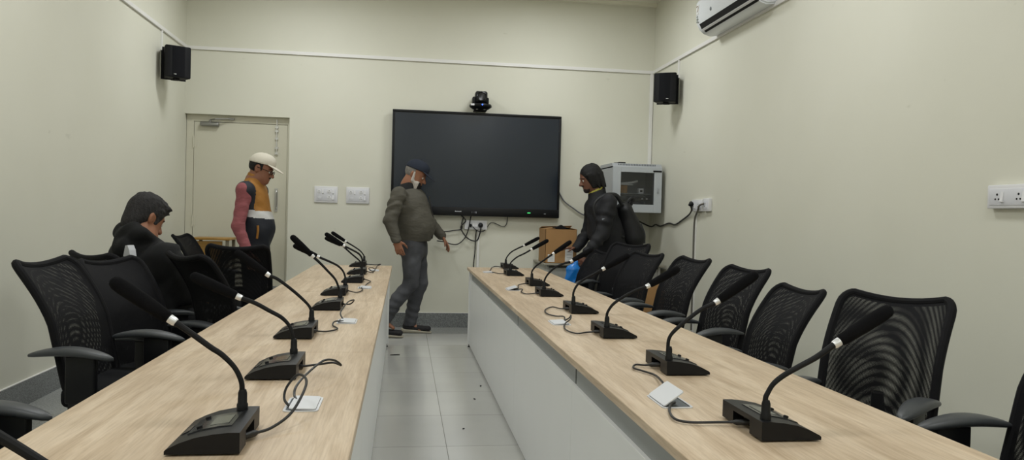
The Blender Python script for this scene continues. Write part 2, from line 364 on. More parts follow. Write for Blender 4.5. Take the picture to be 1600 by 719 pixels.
# ================================================================== WALL-MOUNTED THINGS
def P1():
    # ---- display
    t = thing('interactive_display', 'large black flat panel screen mounted on the back wall', 'screen', (0.7745, YB, 1.23))
    W2, H = 0.9215, 1.124
    b = NB(); bx(b, -W2+0.05, W2-0.05, -0.06, -0.002, 0.04, H-0.04, 0.004); finish('rear_housing', b, BLKM, t)
    b = NB()
    bx(b, -W2, W2, -0.085, -0.04, H-0.026, H, 0.004); bx(b, -W2, -W2+0.024, -0.085, -0.04, 0.09, H-0.026, 0.003); bx(b, W2-0.024, W2, -0.085, -0.04, 0.09, H-0.026, 0.003)
    finish('bezel', b, BLK, t)
    b = NB(); bx(b, -W2, W2, -0.092, -0.04, 0.0, 0.092, 0.006); bar = finish('control_bar', b, BLK, t)
    b = NB(); bx(b, -0.040-0.19, 0.030-0.19, -0.0935, -0.0915, 0.043, 0.050)
    for k in range(6): bx(b, -0.229+k*0.012, -0.221+k*0.012, -0.094, -0.0915, 0.042, 0.053 if k in (0, 5) else 0.049)
    finish('maker_mark', b, M('pale_grey_print', (200, 202, 208), 0.5), bar, smooth=False)
    for k, x in enumerate((-0.045, -0.02, 0.0)):
        b = NB(); bx(b, x-0.005, x+0.005, -0.0935, -0.0915, 0.03, 0.05, 0.001); finish('port', b, M('grey_port', (160, 163, 168), 0.5) if k == 2 else M('dark_port', (70, 72, 76), 0.5), bar)
    b = NB(); bx(b, 0.565, 0.600, -0.0935, -0.0915, 0.045, 0.055, 0.001); finish('status_light', b, M('green_led', (70, 225, 120), 0.5, emit=0.8), bar)
    b = NB(); bx(b, 0.75, 0.772, -0.0935, -0.0915, 0.04, 0.048, 0.001); finish('sticker', b, M('grey_port', (160, 163, 168)), bar)
    b = NB(); bx(b, -W2+0.024, W2-0.024, -0.074, -0.04, 0.09, H-0.026); finish('screen', b, M('dark_screen', (25, 34, 46), 0.235, spec=0.5), t, smooth=False)
    # ---- conference camera on its wall bracket
    t = thing('conference_camera', 'black swivelling camera with blue light above the big screen', 'camera', (0.79, YB, 2.385))
    b = NB(); bx(b, -0.07, 0.07, -0.16, -0.002, -0.012, -0.006, 0.002); bx(b, -0.06, 0.06, -0.008, -0.001, -0.012, 0.06); finish('wall_bracket', b, BLKM, t)
    b = NB(); lathe(b, [(0.085, 0.0), (0.118, 0.022), (0.122, 0.034), (0.115, 0.05), (0.07, 0.054)], Matrix.Translation((0, -0.13, 0)), 28); bs = finish('base', b, BLK, t)
    b = NB(); bx(b, -0.115, -0.075, -0.238, -0.218, 0.025, 0.045, 0.003); finish('sticker', b, WHITE, bs)
    b = NB(); lathe(b, [(0.008, 0), (0.008, 0.006), (0.004, 0.008)], aim((0.008, -0.25, 0.036), (0, -1, 0)), 12); finish('status_light', b, M('blue_led', (60, 110, 255), 0.4, emit=2.0), bs)
    for sx in (-0.04, 0.04):
        b = NB(); lathe(b, [(0.012, -0.006), (0.012, 0.0)], Matrix.Translation((sx, -0.15, 0)), 10); finish('screw', b, CHROME, bs)
    for (ya, yb, yc) in ((-0.092, -0.055, 0.13), (0.055, 0.085, 0.125)):
        b = NB(); bx(b, ya, yb, -0.18, -0.08, 0.05, yc, 0.015, 3); finish('yoke_arm', b, BLK, t)
    b = NB(); bx(b, -0.062, 0.068, -0.19, -0.06, 0.066, 0.19, 0.022, 3); hd = finish('camera_head', b, BLK, t)
    b = NB(); lathe(b, [(0.052, 0), (0.052, 0.03), (0.044, 0.032), (0.040, 0.022), (0.02, 0.02)], aim((0.003, -0.188, 0.128), (0, -1, 0)), 24); finish('lens', b, BLKG, hd)
    # ---- speakers
    def speaker(label, x, n, sgn):
        t = thing('wall_speaker', label, 'speaker', (x, 7.50, 2.585), math.atan2(n[1], n[0]), 'wall speakers')
        b = NB()
        prism(b, [(-0.085, -0.09), (0.055, -0.115), (0.068, -0.10), (0.074, -0.05), (0.076, 0.0), (0.074, 0.05), (0.068, 0.10), (0.055, 0.115), (-0.085, 0.09)], 'z', -0.145, 0.145)
        bmesh.ops.bevel(b, geom=list(b.edges), offset=0.006, segments=2, affect='EDGES'); bd = finish('cabinet', b, M('black_speaker_shell', (11, 12, 16), 0.6, spec=0.25), t)
        b = NB(); prism(b, [(0.058, -0.108), (0.075, -0.05), (0.079, 0.0), (0.075, 0.05), (0.058, 0.108)], 'z', -0.135, 0.137); finish('grille', b, M('black_grille', (11, 12, 17), 0.8, spec=0.2), t)
        b = NB(); bx(b, 0.074, 0.081, 0.03*sgn-0.012, 0.03*sgn+0.012, -0.122, -0.115, 0.002); finish('badge', b, CHROME, bd)
        b = NB()
        prism(b, [(-0.11, -0.11), (-0.098, -0.11), (-0.098, 0.11), (-0.11, 0.11)], 'z', -0.15, 0.15)
        for z in (-0.15, 0.15): bx(b, -0.11, 0.0, -0.02, 0.02, z-0.003, z+0.003)
        finish('mounting_bracket', b, BLKM, t)
        b = NB(); lathe(b, [(0.028, -0.165), (0.03, -0.16), (0.03, -0.148), (0.02, -0.146)], None, 16); finish('bracket_knob', b, BLKM, t)
        return t
    speaker('black speaker on the left wall above the door corner', XL+0.155, (0.50, -0.87), -1)
    speaker('black speaker on the right wall below the air conditioner trunking', XR-0.155, (-0.50, -0.87), 1)
    # ---- switch plates on the back wall
    def switch_plate(label, x):
        t = thing('switch_plate', label, 'switch plate', (x, YB, 1.419), 0, 'switch plates by the door')
        b = NB(); bx(b, -0.122, 0.122, -0.014, 0, -0.087, 0.087, 0.004); finish('plate', b, WHITE, t)
        b = NB(); bx(b, -0.104, 0.104, -0.017, -0.01, -0.068, 0.064, 0.003); ip = finish('inner_plate', b, M('white_plastic_cool', (218, 219, 224), 0.35), t)
        for (px, pz) in ((-0.065, 0.03), (0.042, 0.03), (0.042, -0.035)):
            b = NB(); prism(b, [(-0.017, pz-0.024), (-0.024, pz-0.018), (-0.019, pz+0.022), (-0.017, pz+0.024)], 'x', px+0.024, px+0.04); finish('rocker_switch', b, WHITE, t, smooth=False)
            b = NB()
            lathe(b, [(0.024, 0), (0.024, 0.002), (0.02, 0.003)], aim((px-0.008, -0.0165, pz), (0, -1, 0)), 16)
            finish('socket_face', b, WHITE, t)
            b = NB()
            for (dx, dz, r) in ((0, 0.009, 0.0045), (-0.008, -0.007, 0.0035), (0.008, -0.007, 0.0035)): lathe(b, [(r, 0), (r, 0.001)], aim((px-0.008+dx, -0.0195, pz+dz), (0, -1, 0)), 8)
            finish('socket_holes', b, M('socket_hole', (70, 70, 72), 0.8), t)
        b = NB(); bx(b, -0.085, -0.045, -0.0185, -0.016, -0.055, -0.02, 0.002); finish('blank_module', b, M('pale_grey_plastic', (206, 207, 211), 0.4), t)
    switch_plate('white switch and socket plate nearest to the door', -0.8315)
    switch_plate('white switch and socket plate nearest to the big screen', -0.4985)
    # ---- socket strip under the screen
    t = thing('socket_box', 'white socket box with two black plugs under the big screen', 'socket', (0.7815, YB, 1.133))
    b = NB(); bx(b, -0.125, 0.125, -0.035, 0, -0.05, 0.05, 0.005); finish('box', b, WHITE, t)
    b = NB(); bx(b, -0.108, 0.108, -0.038, -0.03, -0.032, 0.036, 0.003); finish('inner_plate', b, M('white_plastic_cool', (218, 219, 224), 0.35), t)
    b = NB(); prism(b, [(-0.037, -0.02), (-0.045, -0.018), (-0.039, 0.02), (-0.037, 0.02)], 'x', -0.005, 0.012); prism(b, [(-0.037, -0.02), (-0.045, -0.018), (-0.039, 0.02), (-0.037, 0.02)], 'x', -0.035, -0.018); finish('rocker_switch', b, WHITE, t, smooth=False)
    # plugs and leads (each plug goes with its lead)
    def lead(name, label, pts, r=0.006, plug=None, cat='cable', group=None, mat=None, pr=0.018):
        P0 = Vector(pts[0]); t = thing(name, label, cat, pts[0], 0, group)
        b = NB(); tube(b, [Vector(p)-P0 for p in pts], r, 8, 6); finish('lead', b, mat or CABLE, t)
        if plug:
            p, dr = plug; b = NB(); lathe(b, [(pr*0.7, 0), (pr, 0.004), (pr, 0.02), (pr*0.6, 0.035), (pr*0.35, 0.045)], aim(Vector(p)-P0, dr), 14); finish('plug', b, BLK, t)
        return t
    lead('power_lead', 'thick black lead looping from the screen to the right hand plug', [(0.614, 8.34, 1.238), (0.668, 8.33, 1.177), (0.617, 8.33, 1.105), (0.66, 8.33, 1.02), (0.726, 8.33, 0.967), (0.796, 8.33, 0.962), (0.823, 8.32, 1.03), (0.832, 8.30, 1.09), (0.832, 8.305, 1.12)], 0.007, ((0.832, 8.335, 1.135), (0, -1, -0.35)), pr=0.027)
    lead('thin_cable', 'black cable hanging from the left plug toward the walking man', [(0.726, 8.335, 1.234), (0.712, 8.32, 1.16), (0.705, 8.32, 1.11), (0.673, 8.33, 1.003), (0.60, 8.33, 0.925), (0.53, 8.33, 0.915), (0.44, 8.33, 0.94), (0.36, 8.34, 0.95)], 0.006, ((0.722, 8.335, 1.128), (0, -1, -0.2)))
    lead('thin_cable', 'black cable running left behind the walking man under the screen', [(0.645, 8.345, 1.22), (0.628, 8.345, 1.15), (0.625, 8.345, 1.085), (0.548, 8.345, 1.068), (0.444, 8.345, 1.052), (0.33, 8.345, 1.055)], 0.006)
    lead('thin_cable', 'slack black cable dangling right of the socket under the screen', [(1.13, 8.34, 1.228), (1.12, 8.345, 1.15), (1.075, 8.345, 1.123), (0.954, 8.345, 1.163), (0.885, 8.345, 1.08), (0.84, 8.345, 1.061), (0.79, 8.33, 1.075), (0.745, 8.33, 1.115)], 0.0045)
    lead('thin_cable', 'straight black cable dropping to the floor beside the white trunking', [(0.790, 8.345, 1.083), (0.783, 8.35, 0.989), (0.78, 8.35, 0.828), (0.769, 8.35, 0.686), (0.76, 8.35, 0.3), (0.76, 8.35, 0.17)], 0.0055)
    lead('thin_cable', 'grey cable sagging from the screen side behind the carton', [(1.69, 8.35, 1.54), (1.72, 8.352, 1.49), (1.767, 8.352, 1.419), (1.864, 8.352, 1.35), (1.991, 8.352, 1.275), (2.18, 8.355, 1.24), (2.38, 8.355, 1.28), (2.41, 8.34, 1.305)], 0.0075, mat=M('grey_cable', (110, 112, 116), 0.5))
    # ---- network cabinet
    X0, X1, Z0, Z1, YF = 2.175, 2.712, 1.315, 1.80, 7.865
    t = thing('network_cabinet', 'light grey wall cabinet with glass door behind the long haired man', 'cabinet', ((X0+X1)/2, YB, Z0)); W2 = (X1-X0)/2; H = Z1-Z0; D = YB-YF
    b = NB()
    bx(b, -W2, -W2+0.012, -D, 0, 0, H); bx(b, W2-0.012, W2, -D, 0, 0, H); bx(b, -W2, W2, -D, 0, 0, 0.012); bx(b, -W2, W2, -0.012, 0, 0, H); bx(b, -W2, W2, -D, 0, H-0.012, H)
    prism(b, [(-D-0.012, H), (0, H), (0, H+0.035), (-D+0.03, H+0.035)], 'x', -W2-0.003, W2+0.003)
    finish('body', b, CABG2, t, smooth=False)
    b = NB()
    for k in range(24): bx(b, -W2+0.06+k*0.0175, -W2+0.068+k*0.0175, -D+0.012, -D+0.016, H+0.012, H+0.03, mat=Matrix.Translation((0, -0.01, 0)))
    finish('vent_slots', b, M('dark_slot', (95, 99, 103), 0.8), t, smooth=False)
    dr = None
    b = NB(); y0, y1 = -D-0.028, -D-0.002
    bx(b, -W2, -W2+0.085, y0, y1, 0, H, 0.003); bx(b, W2-0.085, W2, y0, y1, 0, H, 0.003); bx(b, -W2+0.085, W2-0.085, y0, y1, 0, 0.085, 0.003); bx(b, -W2+0.085, W2-0.085, y0, y1, H-0.06, H, 0.003)
    dr = finish('door', b, CABG, t, smooth=False)
    b = NB(); bx(b, -W2+0.085, W2-0.085, y0+0.008, y0+0.012, 0.085, H-0.06); finish('glass_pane', b, glass_mat('smoked_glass', (0.86, 0.87, 0.88)), dr, smooth=False)
    b = NB(); bx(b, W2-0.10, W2-0.006, y0-0.005, y0, H-0.052, H-0.034, 0.003); finish('name_badge', b, BLKM, dr)
    b = NB(); bx(b, W2-0.055, W2-0.035, y0-0.006, y0, 0.21, 0.27, 0.003); finish('lock', b, CABG2, dr)
    b = NB()
    for x in (-W2+0.06, W2-0.06): bx(b, x-0.012, x+0.012, -D+0.06, -D+0.075, 0.02, H-0.02)
    finish('rack_rail', b, GREYRAIL, t, smooth=False)
    # things inside the cabinet
    cx = (X0+X1)/2
    b = NB(); bx(b, -0.19, 0.19, -0.12, 0.12, 0, 0.045, 0.002); o = finish('network_switch', b, M('dark_metal', (60, 64, 68), 0.5, 0.4), None); o.location = (cx, YF+0.24, Z0+0.13); tag(o, 'dark network switch on the middle rails inside the glass cabinet', 'network switch')
    for k in range(6):
        b = NB(); bx(b, 0.02+k*0.025, 0.036+k*0.025, -0.124, -0.119, 0.014, 0.028); finish('port', b, M('pale_grey_plastic', (206, 207, 211), 0.4) if k in (3, 5) else BLKM, o, smooth=False)
    b = NB(); bx(b, -0.19, 0.19, -0.14, 0.14, 0, 0.006); o = finish('rack_shelf', b, CABG2, None, smooth=False); o.location = (cx, YF+0.24, Z0+0.20); tag(o, 'grey metal shelf inside the glass cabinet', 'shelf')
    b = NB(); bx(b, -0.065, 0.065, -0.05, 0.05, 0, 0.085, 0.002); o = finish('small_carton', b, CARD, None); o.location = (cx-0.125, YF+0.19, Z0+0.2065); tag(o, 'small brown carton inside the glass cabinet', 'carton')
    b = NB(); tube(b, [(-0.16, 0, 0), (-0.02, -0.03, 0.012), (0.08, -0.02, 0.035)], 0.012, 8, flat=(0, 0, 1)); bx(b, -0.18, 0.02, -0.06, 0.06, -0.012, -0.002); o = finish('paper_bundle', b, PAPER, None); o.location = (cx-0.02, YF+0.19, Z0+0.308); tag(o, 'folded white papers on top of the small carton inside the cabinet', 'paper')
    t2 = thing('wall_socket', 'small white socket face inside the glass cabinet', 'socket', (cx+0.085, YF+0.12, Z0+0.235))
    b = NB(); bx(b, -0.028, 0.028, -0.01, 0.06, -0.028, 0.028, 0.004); finish('face', b, WHITE, t2); b = NB(); bx(b, -0.012, 0.014, -0.013, -0.008, -0.012, 0.01, 0.002); finish('opening', b, BLKM, t2)
    # small black adapter lying on the cabinet
    b = NB(); bx(b, -0.04, 0.04, -0.025, 0.025, 0, 0.018, 0.005); tube(b, [(0.03, 0, 0.01), (-0.06, -0.02, 0.006), (-0.09, -0.03, 0.004)], 0.004, 6); o = finish('power_adapter', b, BLK, None); o.location = (2.30, 7.97, Z0+H+0.0355); tag(o, 'small black adapter lying on top of the grey wall cabinet', 'adapter')
    # ---- right wall sockets
    def wall_socket(label, y0, y1, z0, z1, n, group=None):
        t = thing('wall_socket', label, 'socket', (XR, (y0+y1)/2, z0), 0, group); h = z1-z0; L2 = (y1-y0)/2
        b = NB(); bx(b, -0.032, 0, -L2, L2, 0, h, 0.005); finish('box', b, WHITE, t)
        b = NB(); bx(b, -0.035, -0.028, -L2+0.014, L2-0.014, 0.014, h-0.018, 0.003); finish('inner_plate', b, M('white_plastic_cool', (218, 219, 224), 0.35), t)
        for k in range(n):
            c = L2-0.014-(k+0.5)*(2*L2-0.028)/n; s = (2*L2-0.028)/n
            b = NB()
            for (dy, dz, r) in ((0.012, 0.012, 0.0055), (0.022, -0.010, 0.0045), (0.002, -0.010, 0.0045)): lathe(b, [(r, 0), (r, 0.0012)], aim((-0.0348, c+dy, h*0.48+dz), (-1, 0, 0)), 10)
            finish('socket_holes', b, BLKM, t)
            b = NB(); prism(b, [(-0.034, h*0.48-0.026), (-0.044, h*0.48-0.022), (-0.037, h*0.48+0.024), (-0.034, h*0.48+0.024)], 'y', c-0.028, c-0.012)
            finish('rocker_switch', b, WHITE, t, smooth=False)
    wall_socket('white double socket low on the right wall with plugged in leads', 6.76, 7.02, 1.335, 1.445, 2)
    wall_socket('smaller white socket beside the plugged double socket on the right wall', 6.60, 6.735, 1.335, 1.452, 1)
    wall_socket('white socket box alone at the right edge of the right wall', 2.86, 3.265, 1.342, 1.452, 3)
    lead('power_lead', 'wavy black lead from the grey cabinet to the double socket', [(2.50, 8.30, 1.318), (2.53, 8.32, 1.27), (2.70, 8.35, 1.19), (2.748, 8.25, 1.165), (2.75, 8.12, 1.19), (2.75, 7.95, 1.175), (2.75, 7.70, 1.21), (2.75, 7.50, 1.20), (2.75, 7.30, 1.25), (2.745, 7.12, 1.30), (2.725, 7.0, 1.345), (2.71, 6.985, 1.385)], 0.008, ((2.728, 6.985, 1.412), (-1, 0, -0.6)), pr=0.026)
    lead('thin_cable', 'grey cable running down the white trunking to the skirting on the right', [(2.725, 6.70, 1.405), (2.705, 6.76, 1.385), (2.73, 6.86, 1.335), (2.74, 6.945, 1.27), (2.738, 6.958, 1.15), (2.738, 6.955, 0.9), (2.738, 6.952, 0.5), (2.738, 6.95, 0.2)], 0.009, mat=M('grey_brown_cable', (96, 93, 86), 0.5))
    # ---- air conditioner
    t = thing('air_conditioner', 'white split air conditioner high on the right wall', 'air conditioner', (XR, 6.02, 2.91))
    prof = [(0, 0.0), (-0.09, -0.012), (-0.150, 0.008), (-0.185, 0.035), (-0.212, 0.085), (-0.222, 0.15), (-0.222, 0.27), (-0.205, 0.295), (0, 0.295)]
    b = NB(); prism(b, prof, 'y', -0.55, 0.55); bmesh.ops.bevel(b, geom=[e for e in b.edges if abs(e.verts[0].co.y-e.verts[1].co.y) < 1e-5], offset=0.012, segments=3, affect='EDGES'); bd = finish('body', b, M('white_gloss_plastic', (224, 228, 232), 0.25), t)
    def slot(u0, u1, name, mat, y0=-0.49, y1=0.47, off=0.0015):
        # strip between two points on the lower front curve
        p = Vector((u0[0], 0, u0[1])); q = Vector((u1[0], 0, u1[1])); dd = (q-p).normalized(); n = Vector((dd.z, 0, -dd.x)); n = n if n.x < 0 else -n
        b = NB(); v = [b.verts.new(w) for w in (p+n*off+Vector((0, y0, 0)), q+n*off+Vector((0, y0, 0)), q+n*off+Vector((0, y1, 0)), p+n*off+Vector((0, y1, 0)))]
        f = b.faces.new(v); r = bmesh.ops.extrude_face_region(b, geom=[f]); bmesh.ops.translate(b, vec=-n*0.006, verts=[g for g in r['geom'] if isinstance(g, bmesh.types.BMVert)])
        bmesh.ops.recalc_face_normals(b, faces=list(b.faces)); finish(name, b, mat, t, smooth=False)
    slot((-0.1855, 0.0365), (-0.2085, 0.079), 'air_slot', BLKM, -0.51, 0.49); slot((-0.150, 0.0085), (-0.1675, 0.0215), 'air_slot', BLKM, -0.54, 0.48); slot((-0.169, 0.023), (-0.184, 0.034), 'louvre_blade', WHITE, -0.51, 0.48, 0.004)
    b = NB(); lathe(b, [(0.016, 0), (0.016, 0.003), (0.008, 0.004)], aim((-0.2215, 0.215, 0.145), (-1, 0, 0)), 18); finish('round_emblem', b, M('grey_emblem', (105, 112, 116), 0.4, 0.3), t)
    b = NB(); bx(b, -0.2255, -0.221, 0.478, 0.53, 0.165, 0.25, 0.001)
    lb = finish('rating_sticker', b, PAPER, t)
    b = NB(); tube(b, [(-0.2262, 0.525, 0.235), (-0.2262, 0.505, 0.242), (-0.2262, 0.488, 0.225), (-0.2262, 0.492, 0.198), (-0.2262, 0.512, 0.19)], 0.003, 6); finish('sticker_curve', b, M('brown_print', (120, 92, 60), 0.6), lb)
    b = NB()
    for k, z in enumerate((0.148, 0.125, 0.102)): bx(b, -0.2242, -0.2215, 0.498, 0.526, z-0.007, z+0.007)
    finish('printed_marks', b, M('grey_olive_print', (140, 146, 136), 0.6), t, smooth=False)
P1()

# ================================================================== BACK CORNER FURNITURE
def P2():
    t = thing('side_desk', 'pale side desk along the back wall under the carton', 'desk', (2.09, 8.045, 0))
    b = NB(); bx(b, -0.655, 0.655, -0.33, 0.32, 0.745, 0.765, 0.003); finish('desk_top', b, M('greige_laminate', (158, 154, 140), 0.5), t)
    for x in (-0.60, 0.60):
        b = NB(); bx(b, x-0.012, x+0.012, -0.27, 0.30, 0.0, 0.745, 0.002); finish('leg_panel', b, M('grey_laminate', (176, 176, 170), 0.5), t)
    b = NB(); bx(b, -0.588, 0.588, -0.25, -0.235, 0.60, 0.715, 0.002); finish('drawer_front', b, M('grey_laminate', (176, 176, 170), 0.5), t)
    b = NB(); bx(b, -0.588, 0.588, 0.28, 0.295, 0.25, 0.745, 0.002); finish('back_panel', b, M('grey_laminate', (176, 176, 170), 0.5), t)
    b = NB(); bx(b, 0.30, 0.588, -0.24, 0.27, 0.40, 0.41, 0.001); finish('lower_shelf', b, M('dark_shelf', (74, 70, 64), 0.6), t)
    # open carton on the desk
    t = thing('carton', 'open brown carton with two white labels on the side desk', 'carton', (1.615, 7.93, 0.766)); t.rotation_euler = (0, 0, 0.0)
    w, d, h = 0.165, 0.19, 0.352; th = 0.004
    b = NB()
    bx(b, -w, w, -d, -d+th, 0, h); bx(b, -w, w, d-th, d, 0, h); bx(b, -w, -w+th, -d, d, 0, h); bx(b, w-th, w, -d, d, 0, h); bx(b, -w, w, -d, d, 0, th)
    finish('box', b, CARD, t, smooth=False)
    def flap(poly, mat=CARD):
        b = NB(); vs = [b.verts.new(p) for p in poly]; f = b.faces.new(vs); r = bmesh.ops.extrude_face_region(b, geom=[f]); bmesh.ops.translate(b, vec=(0, 0, 0.003), verts=[g for g in r['geom'] if isinstance(g, bmesh.types.BMVert)])
        bmesh.ops.recalc_face_normals(b, faces=list(b.faces)); finish('flap', b, mat, t, smooth=False)
    flap([(-w, d, h), (w, d, h), (w, d-0.14, h+0.035), (-w, d-0.14, h+0.02)]); flap([(-w, -d, h), (-w, d, h), (-w+0.11, d-0.04, h+0.015), (-w+0.11, -d+0.05, h+0.006)]); flap([(w, -d, h), (w, d, h), (w-0.1, d-0.04, h+0.022), (w-0.1, -d+0.05, h+0.02)])
    for (x0, x1, z0, z1) in ((-0.137, -0.065, 0.012, 0.092), (0.045, 0.128, 0.02, 0.17)):
        b = NB(); bx(b, x0, x1, -d-0.0015, -d, z0, z1); lb = finish('paper_label', b, PAPER, t, smooth=False)
        b = NB()
        for k in range(3): bx(b, x0+0.018, x1-0.014, -d-0.0022, -d-0.001, z0+(z1-z0)*(0.25+0.2*k), z0+(z1-z0)*(0.29+0.2*k))
        finish('printed_lines', b, M('faint_grey_print', (178, 179, 182), 0.8), lb, smooth=False)
    b = NB(); prism(b, [(-0.11, 0), (0.11, 0), (0.06, 0.018), (0.015, 0.042), (-0.03, 0.02)], 'y', -0.05, 0.03); o = finish('black_plastic_bag', b, BLKM, None); o.location = (1.62, 7.88, 0.766+h+0.002); tag(o, 'black plastic poking out of the open carton top', 'plastic bag')
    # tall brown carton on the floor by the desk
    t = thing('carton', 'closed brown carton standing on the floor under the desk at the right wall', 'carton', (2.47, 7.56, 0))
    b = NB(); bx(b, -0.16, 0.16, -0.14, 0.14, 0.003, 0.585, 0.003); finish('box', b, CARD, t)
    b = NB(); bx(b, -0.162, 0.162, -0.025, 0.025, 0.57, 0.587); finish('packing_tape', b, CARDD, t, smooth=False)
    # wooden stool by the door
    t = thing('wooden_lectern', 'plain brown wooden stand in front of the cream door', 'stand', (-1.90, 8.08, 0))
    HON = M('honey_wood', (168, 128, 62), 0.45, noise=0.12, nscale=9, stretch=(1, 1, 6))
    b = NB(); bx(b, -0.19, 0.185, -0.17, 0.16, 0.922, 0.945, 0.003); finish('top', b, HON, t)
    b = NB(); bx(b, -0.17, 0.11, -0.145, -0.128, 0.05, 0.912); finish('front_panel', b, HON, t, smooth=False)
    for (x, y) in ((-0.165, -0.145), (0.16, -0.145), (-0.165, 0.14), (0.16, 0.14)):
        b = NB(); bx(b, x-0.015, x+0.015, y-0.015, y+0.015, 0, 0.922, 0.002); finish('leg', b, M('grey_brown_wood', (120, 112, 92), 0.6), t)
    # scraps on the aisle floor
    for (x, y, l, a, lab) in ((-0.05, 6.72, 0.042, 0.1, 'dark sliver of litter on the aisle tiles beside the left table foot'), (0.58, 5.5, 0.012, 1.0, 'dark crumb of litter on the aisle tiles against the right table'), (0.37, 4.4, 0.008, 0.5, 'tiny dark speck of litter near the middle of the aisle'), (0.50, 5.11, 0.010, 2.0, 'small flake of litter on the tiles a little out from the right table')):
        b = NB(); q = min(1, l/0.02)*0.8; prism(b, [(-l, -0.008*q), (-l*0.3, -0.012*q), (l, -0.004*q), (l*0.8, 0.008*q), (-l*0.2, 0.010*q)], 'z', 0.0005, 0.006); o = finish('litter_scrap', b, BLKM, None); o.location = (x, y, 0); o.rotation_euler = (0, 0, a); tag(o, lab, 'litter', 'litter on the aisle floor')
P2()

# ================================================================== TABLE HATCHES AND MICROPHONES
def hatch(label, x, y, sgn, ang):
    t = thing('cable_hatch', label, 'cable hatch', (x, y, 0.7502), 0 if sgn > 0 else PI, 'cable hatches in the tables')
    hx, hy = 0.043, 0.0725
    def rr(x0, x1, y0, y1, r):
        out = []
        for (cx, cy, a0) in ((x1-r, y1-r, 0), (x0+r, y1-r, 90), (x0+r, y0+r, 180), (x1-r, y0+r, 270)):
            for k in range(5): a = math.radians(a0+k*22.5); out.append((cx+r*math.cos(a), cy+r*math.sin(a)))
        return out
    b = NB(); o = [b.verts.new((p[0], p[1], 0.0025)) for p in rr(-hx, hx, -hy, hy, 0.012)]; i = [b.verts.new((p[0], p[1], 0.0025)) for p in rr(-hx+0.006, hx-0.006, -hy+0.006, hy-0.006, 0.009)]
    o2 = [b.verts.new((v.co.x, v.co.y, 0)) for v in o]
    n = len(o)
    for k in range(n): b.faces.new((o[k], o[(k+1) % n], i[(k+1) % n], i[k])); b.faces.new((o2[k], o2[(k+1) % n], o[(k+1) % n], o[k]))
    finish('frame', b, HATCH, t, smooth=False)
    b = NB(); b.faces.new([b.verts.new((p[0], p[1], 0.0008)) for p in rr(-hx+0.005, hx-0.005, -hy+0.005, hy-0.005, 0.009)]); finish('recess', b, M('dark_recess', (88, 94, 98), 0.6), t, smooth=False)
    m = Matrix.Translation((-hx+0.006, 0, 0.003)) @ Matrix.Rotation(-ang, 4, 'Y')
    b = NB(); prism(b, [(p[0]+hx-0.006, p[1]) for p in rr(-hx+0.0065, hx-0.014, -hy+0.0065, hy-0.0065, 0.008)], 'z', 0, 0.003, mtx=m); finish('lid', b, HATCH, t, smooth=False)
HL = ['first cable hatch from the front on the left table, under the looping cable', 'second cable hatch from the front on the left table, before the third and fourth microphones', 'third cable hatch from the front on the left table, beside the fifth and sixth microphones', 'farthest cable hatch on the left table, at its far end']
HR = ['cable hatch with raised lid nearest the camera on the right table', 'second cable hatch from the front on the right table, between the third and fourth microphones', 'third cable hatch from the front on the right table, with slightly lifted lid', 'farthest cable hatch on the right table, at its far end']
for k, y in enumerate((2.0, 3.50, 5.06, 6.55)):
    hatch(HL[k], -0.243, y, -1, 0.04)
    hatch(HR[k], 0.732, y, 1, (0.62, 0.05, 0.3, 0.05)[k])

def mic_proto():
    t = thing('conference_microphone', '', 'microphone', (0, 0, 0.75), 0, 'gooseneck microphones on the tables')
    hw = 0.1075
    prof = [(-0.0725, 0.004), (-0.0725, 0.011), (-0.069, 0.0145), (-0.045, 0.0265), (-0.015, 0.037), (0.02, 0.0435), (0.05, 0.0465), (0.0725, 0.0465)]
    b = NB()
    for (y0, y1) in ((-hw, -0.045), (0.045, hw)): prism(b, prof+[(0.0725, 0.004)], 'y', y0, y1)
    prism(b, prof+[(0.0725, 0.034), (0.045, 0.034), (0.045, 0.004)], 'y', -0.045, 0.045)
    bmesh.ops.remove_doubles(b, verts=list(b.verts), dist=1e-5)
    body = finish('base', b, BLK, t, angle=25)
    for (x, y) in ((-0.055, -0.085), (-0.055, 0.085), (0.055, -0.085), (0.055, 0.085)):
        b = NB(); lathe(b, [(0.009, 0.0), (0.009, 0.0045)], Matrix.Translation((x, y, 0)), 10); finish('rubber_foot', b, BLKM, body)
    # raised control plate following the slope
    b = NB(); prism(b, [(-0.042, 0.0275), (-0.015, 0.0365), (0.02, 0.0435), (0.046, 0.0462), (0.046, 0.0482), (0.02, 0.0462), (-0.015, 0.0397), (-0.042, 0.0305)], 'y', -0.055, 0.052); cp = finish('control_plate', b, M('dark_gloss_plate', (52, 53, 54), 0.16, spec=0.7), t, angle=25)
    b = NB(); prism(b, [(-0.002, 0.0418), (0.036, 0.0475), (0.036, 0.0486), (-0.002, 0.0432)], 'y', -0.035, 0.03); finish('display', b, M('grey_display', (96, 98, 92), 0.12, spec=0.8), cp, smooth=False)
    for y in (-0.036, 0.036):
        b = NB(); lathe(b, [(0.006, 0), (0.006, 0.004), (0.004, 0.005)], aim((-0.022, y, 0.0375), (-0.3, 0, 1)), 12); finish('button', b, BLKM, cp)
    b = NB(); prism(b, [(-0.064, 0.0168), (-0.046, 0.0258), (-0.046, 0.0285), (-0.060, 0.0215)], 'y', -0.022, 0.022); finish('talk_button', b, M('dark_gloss_button', (40, 41, 44), 0.25), t, smooth=False)
    return t
MP = mic_proto()
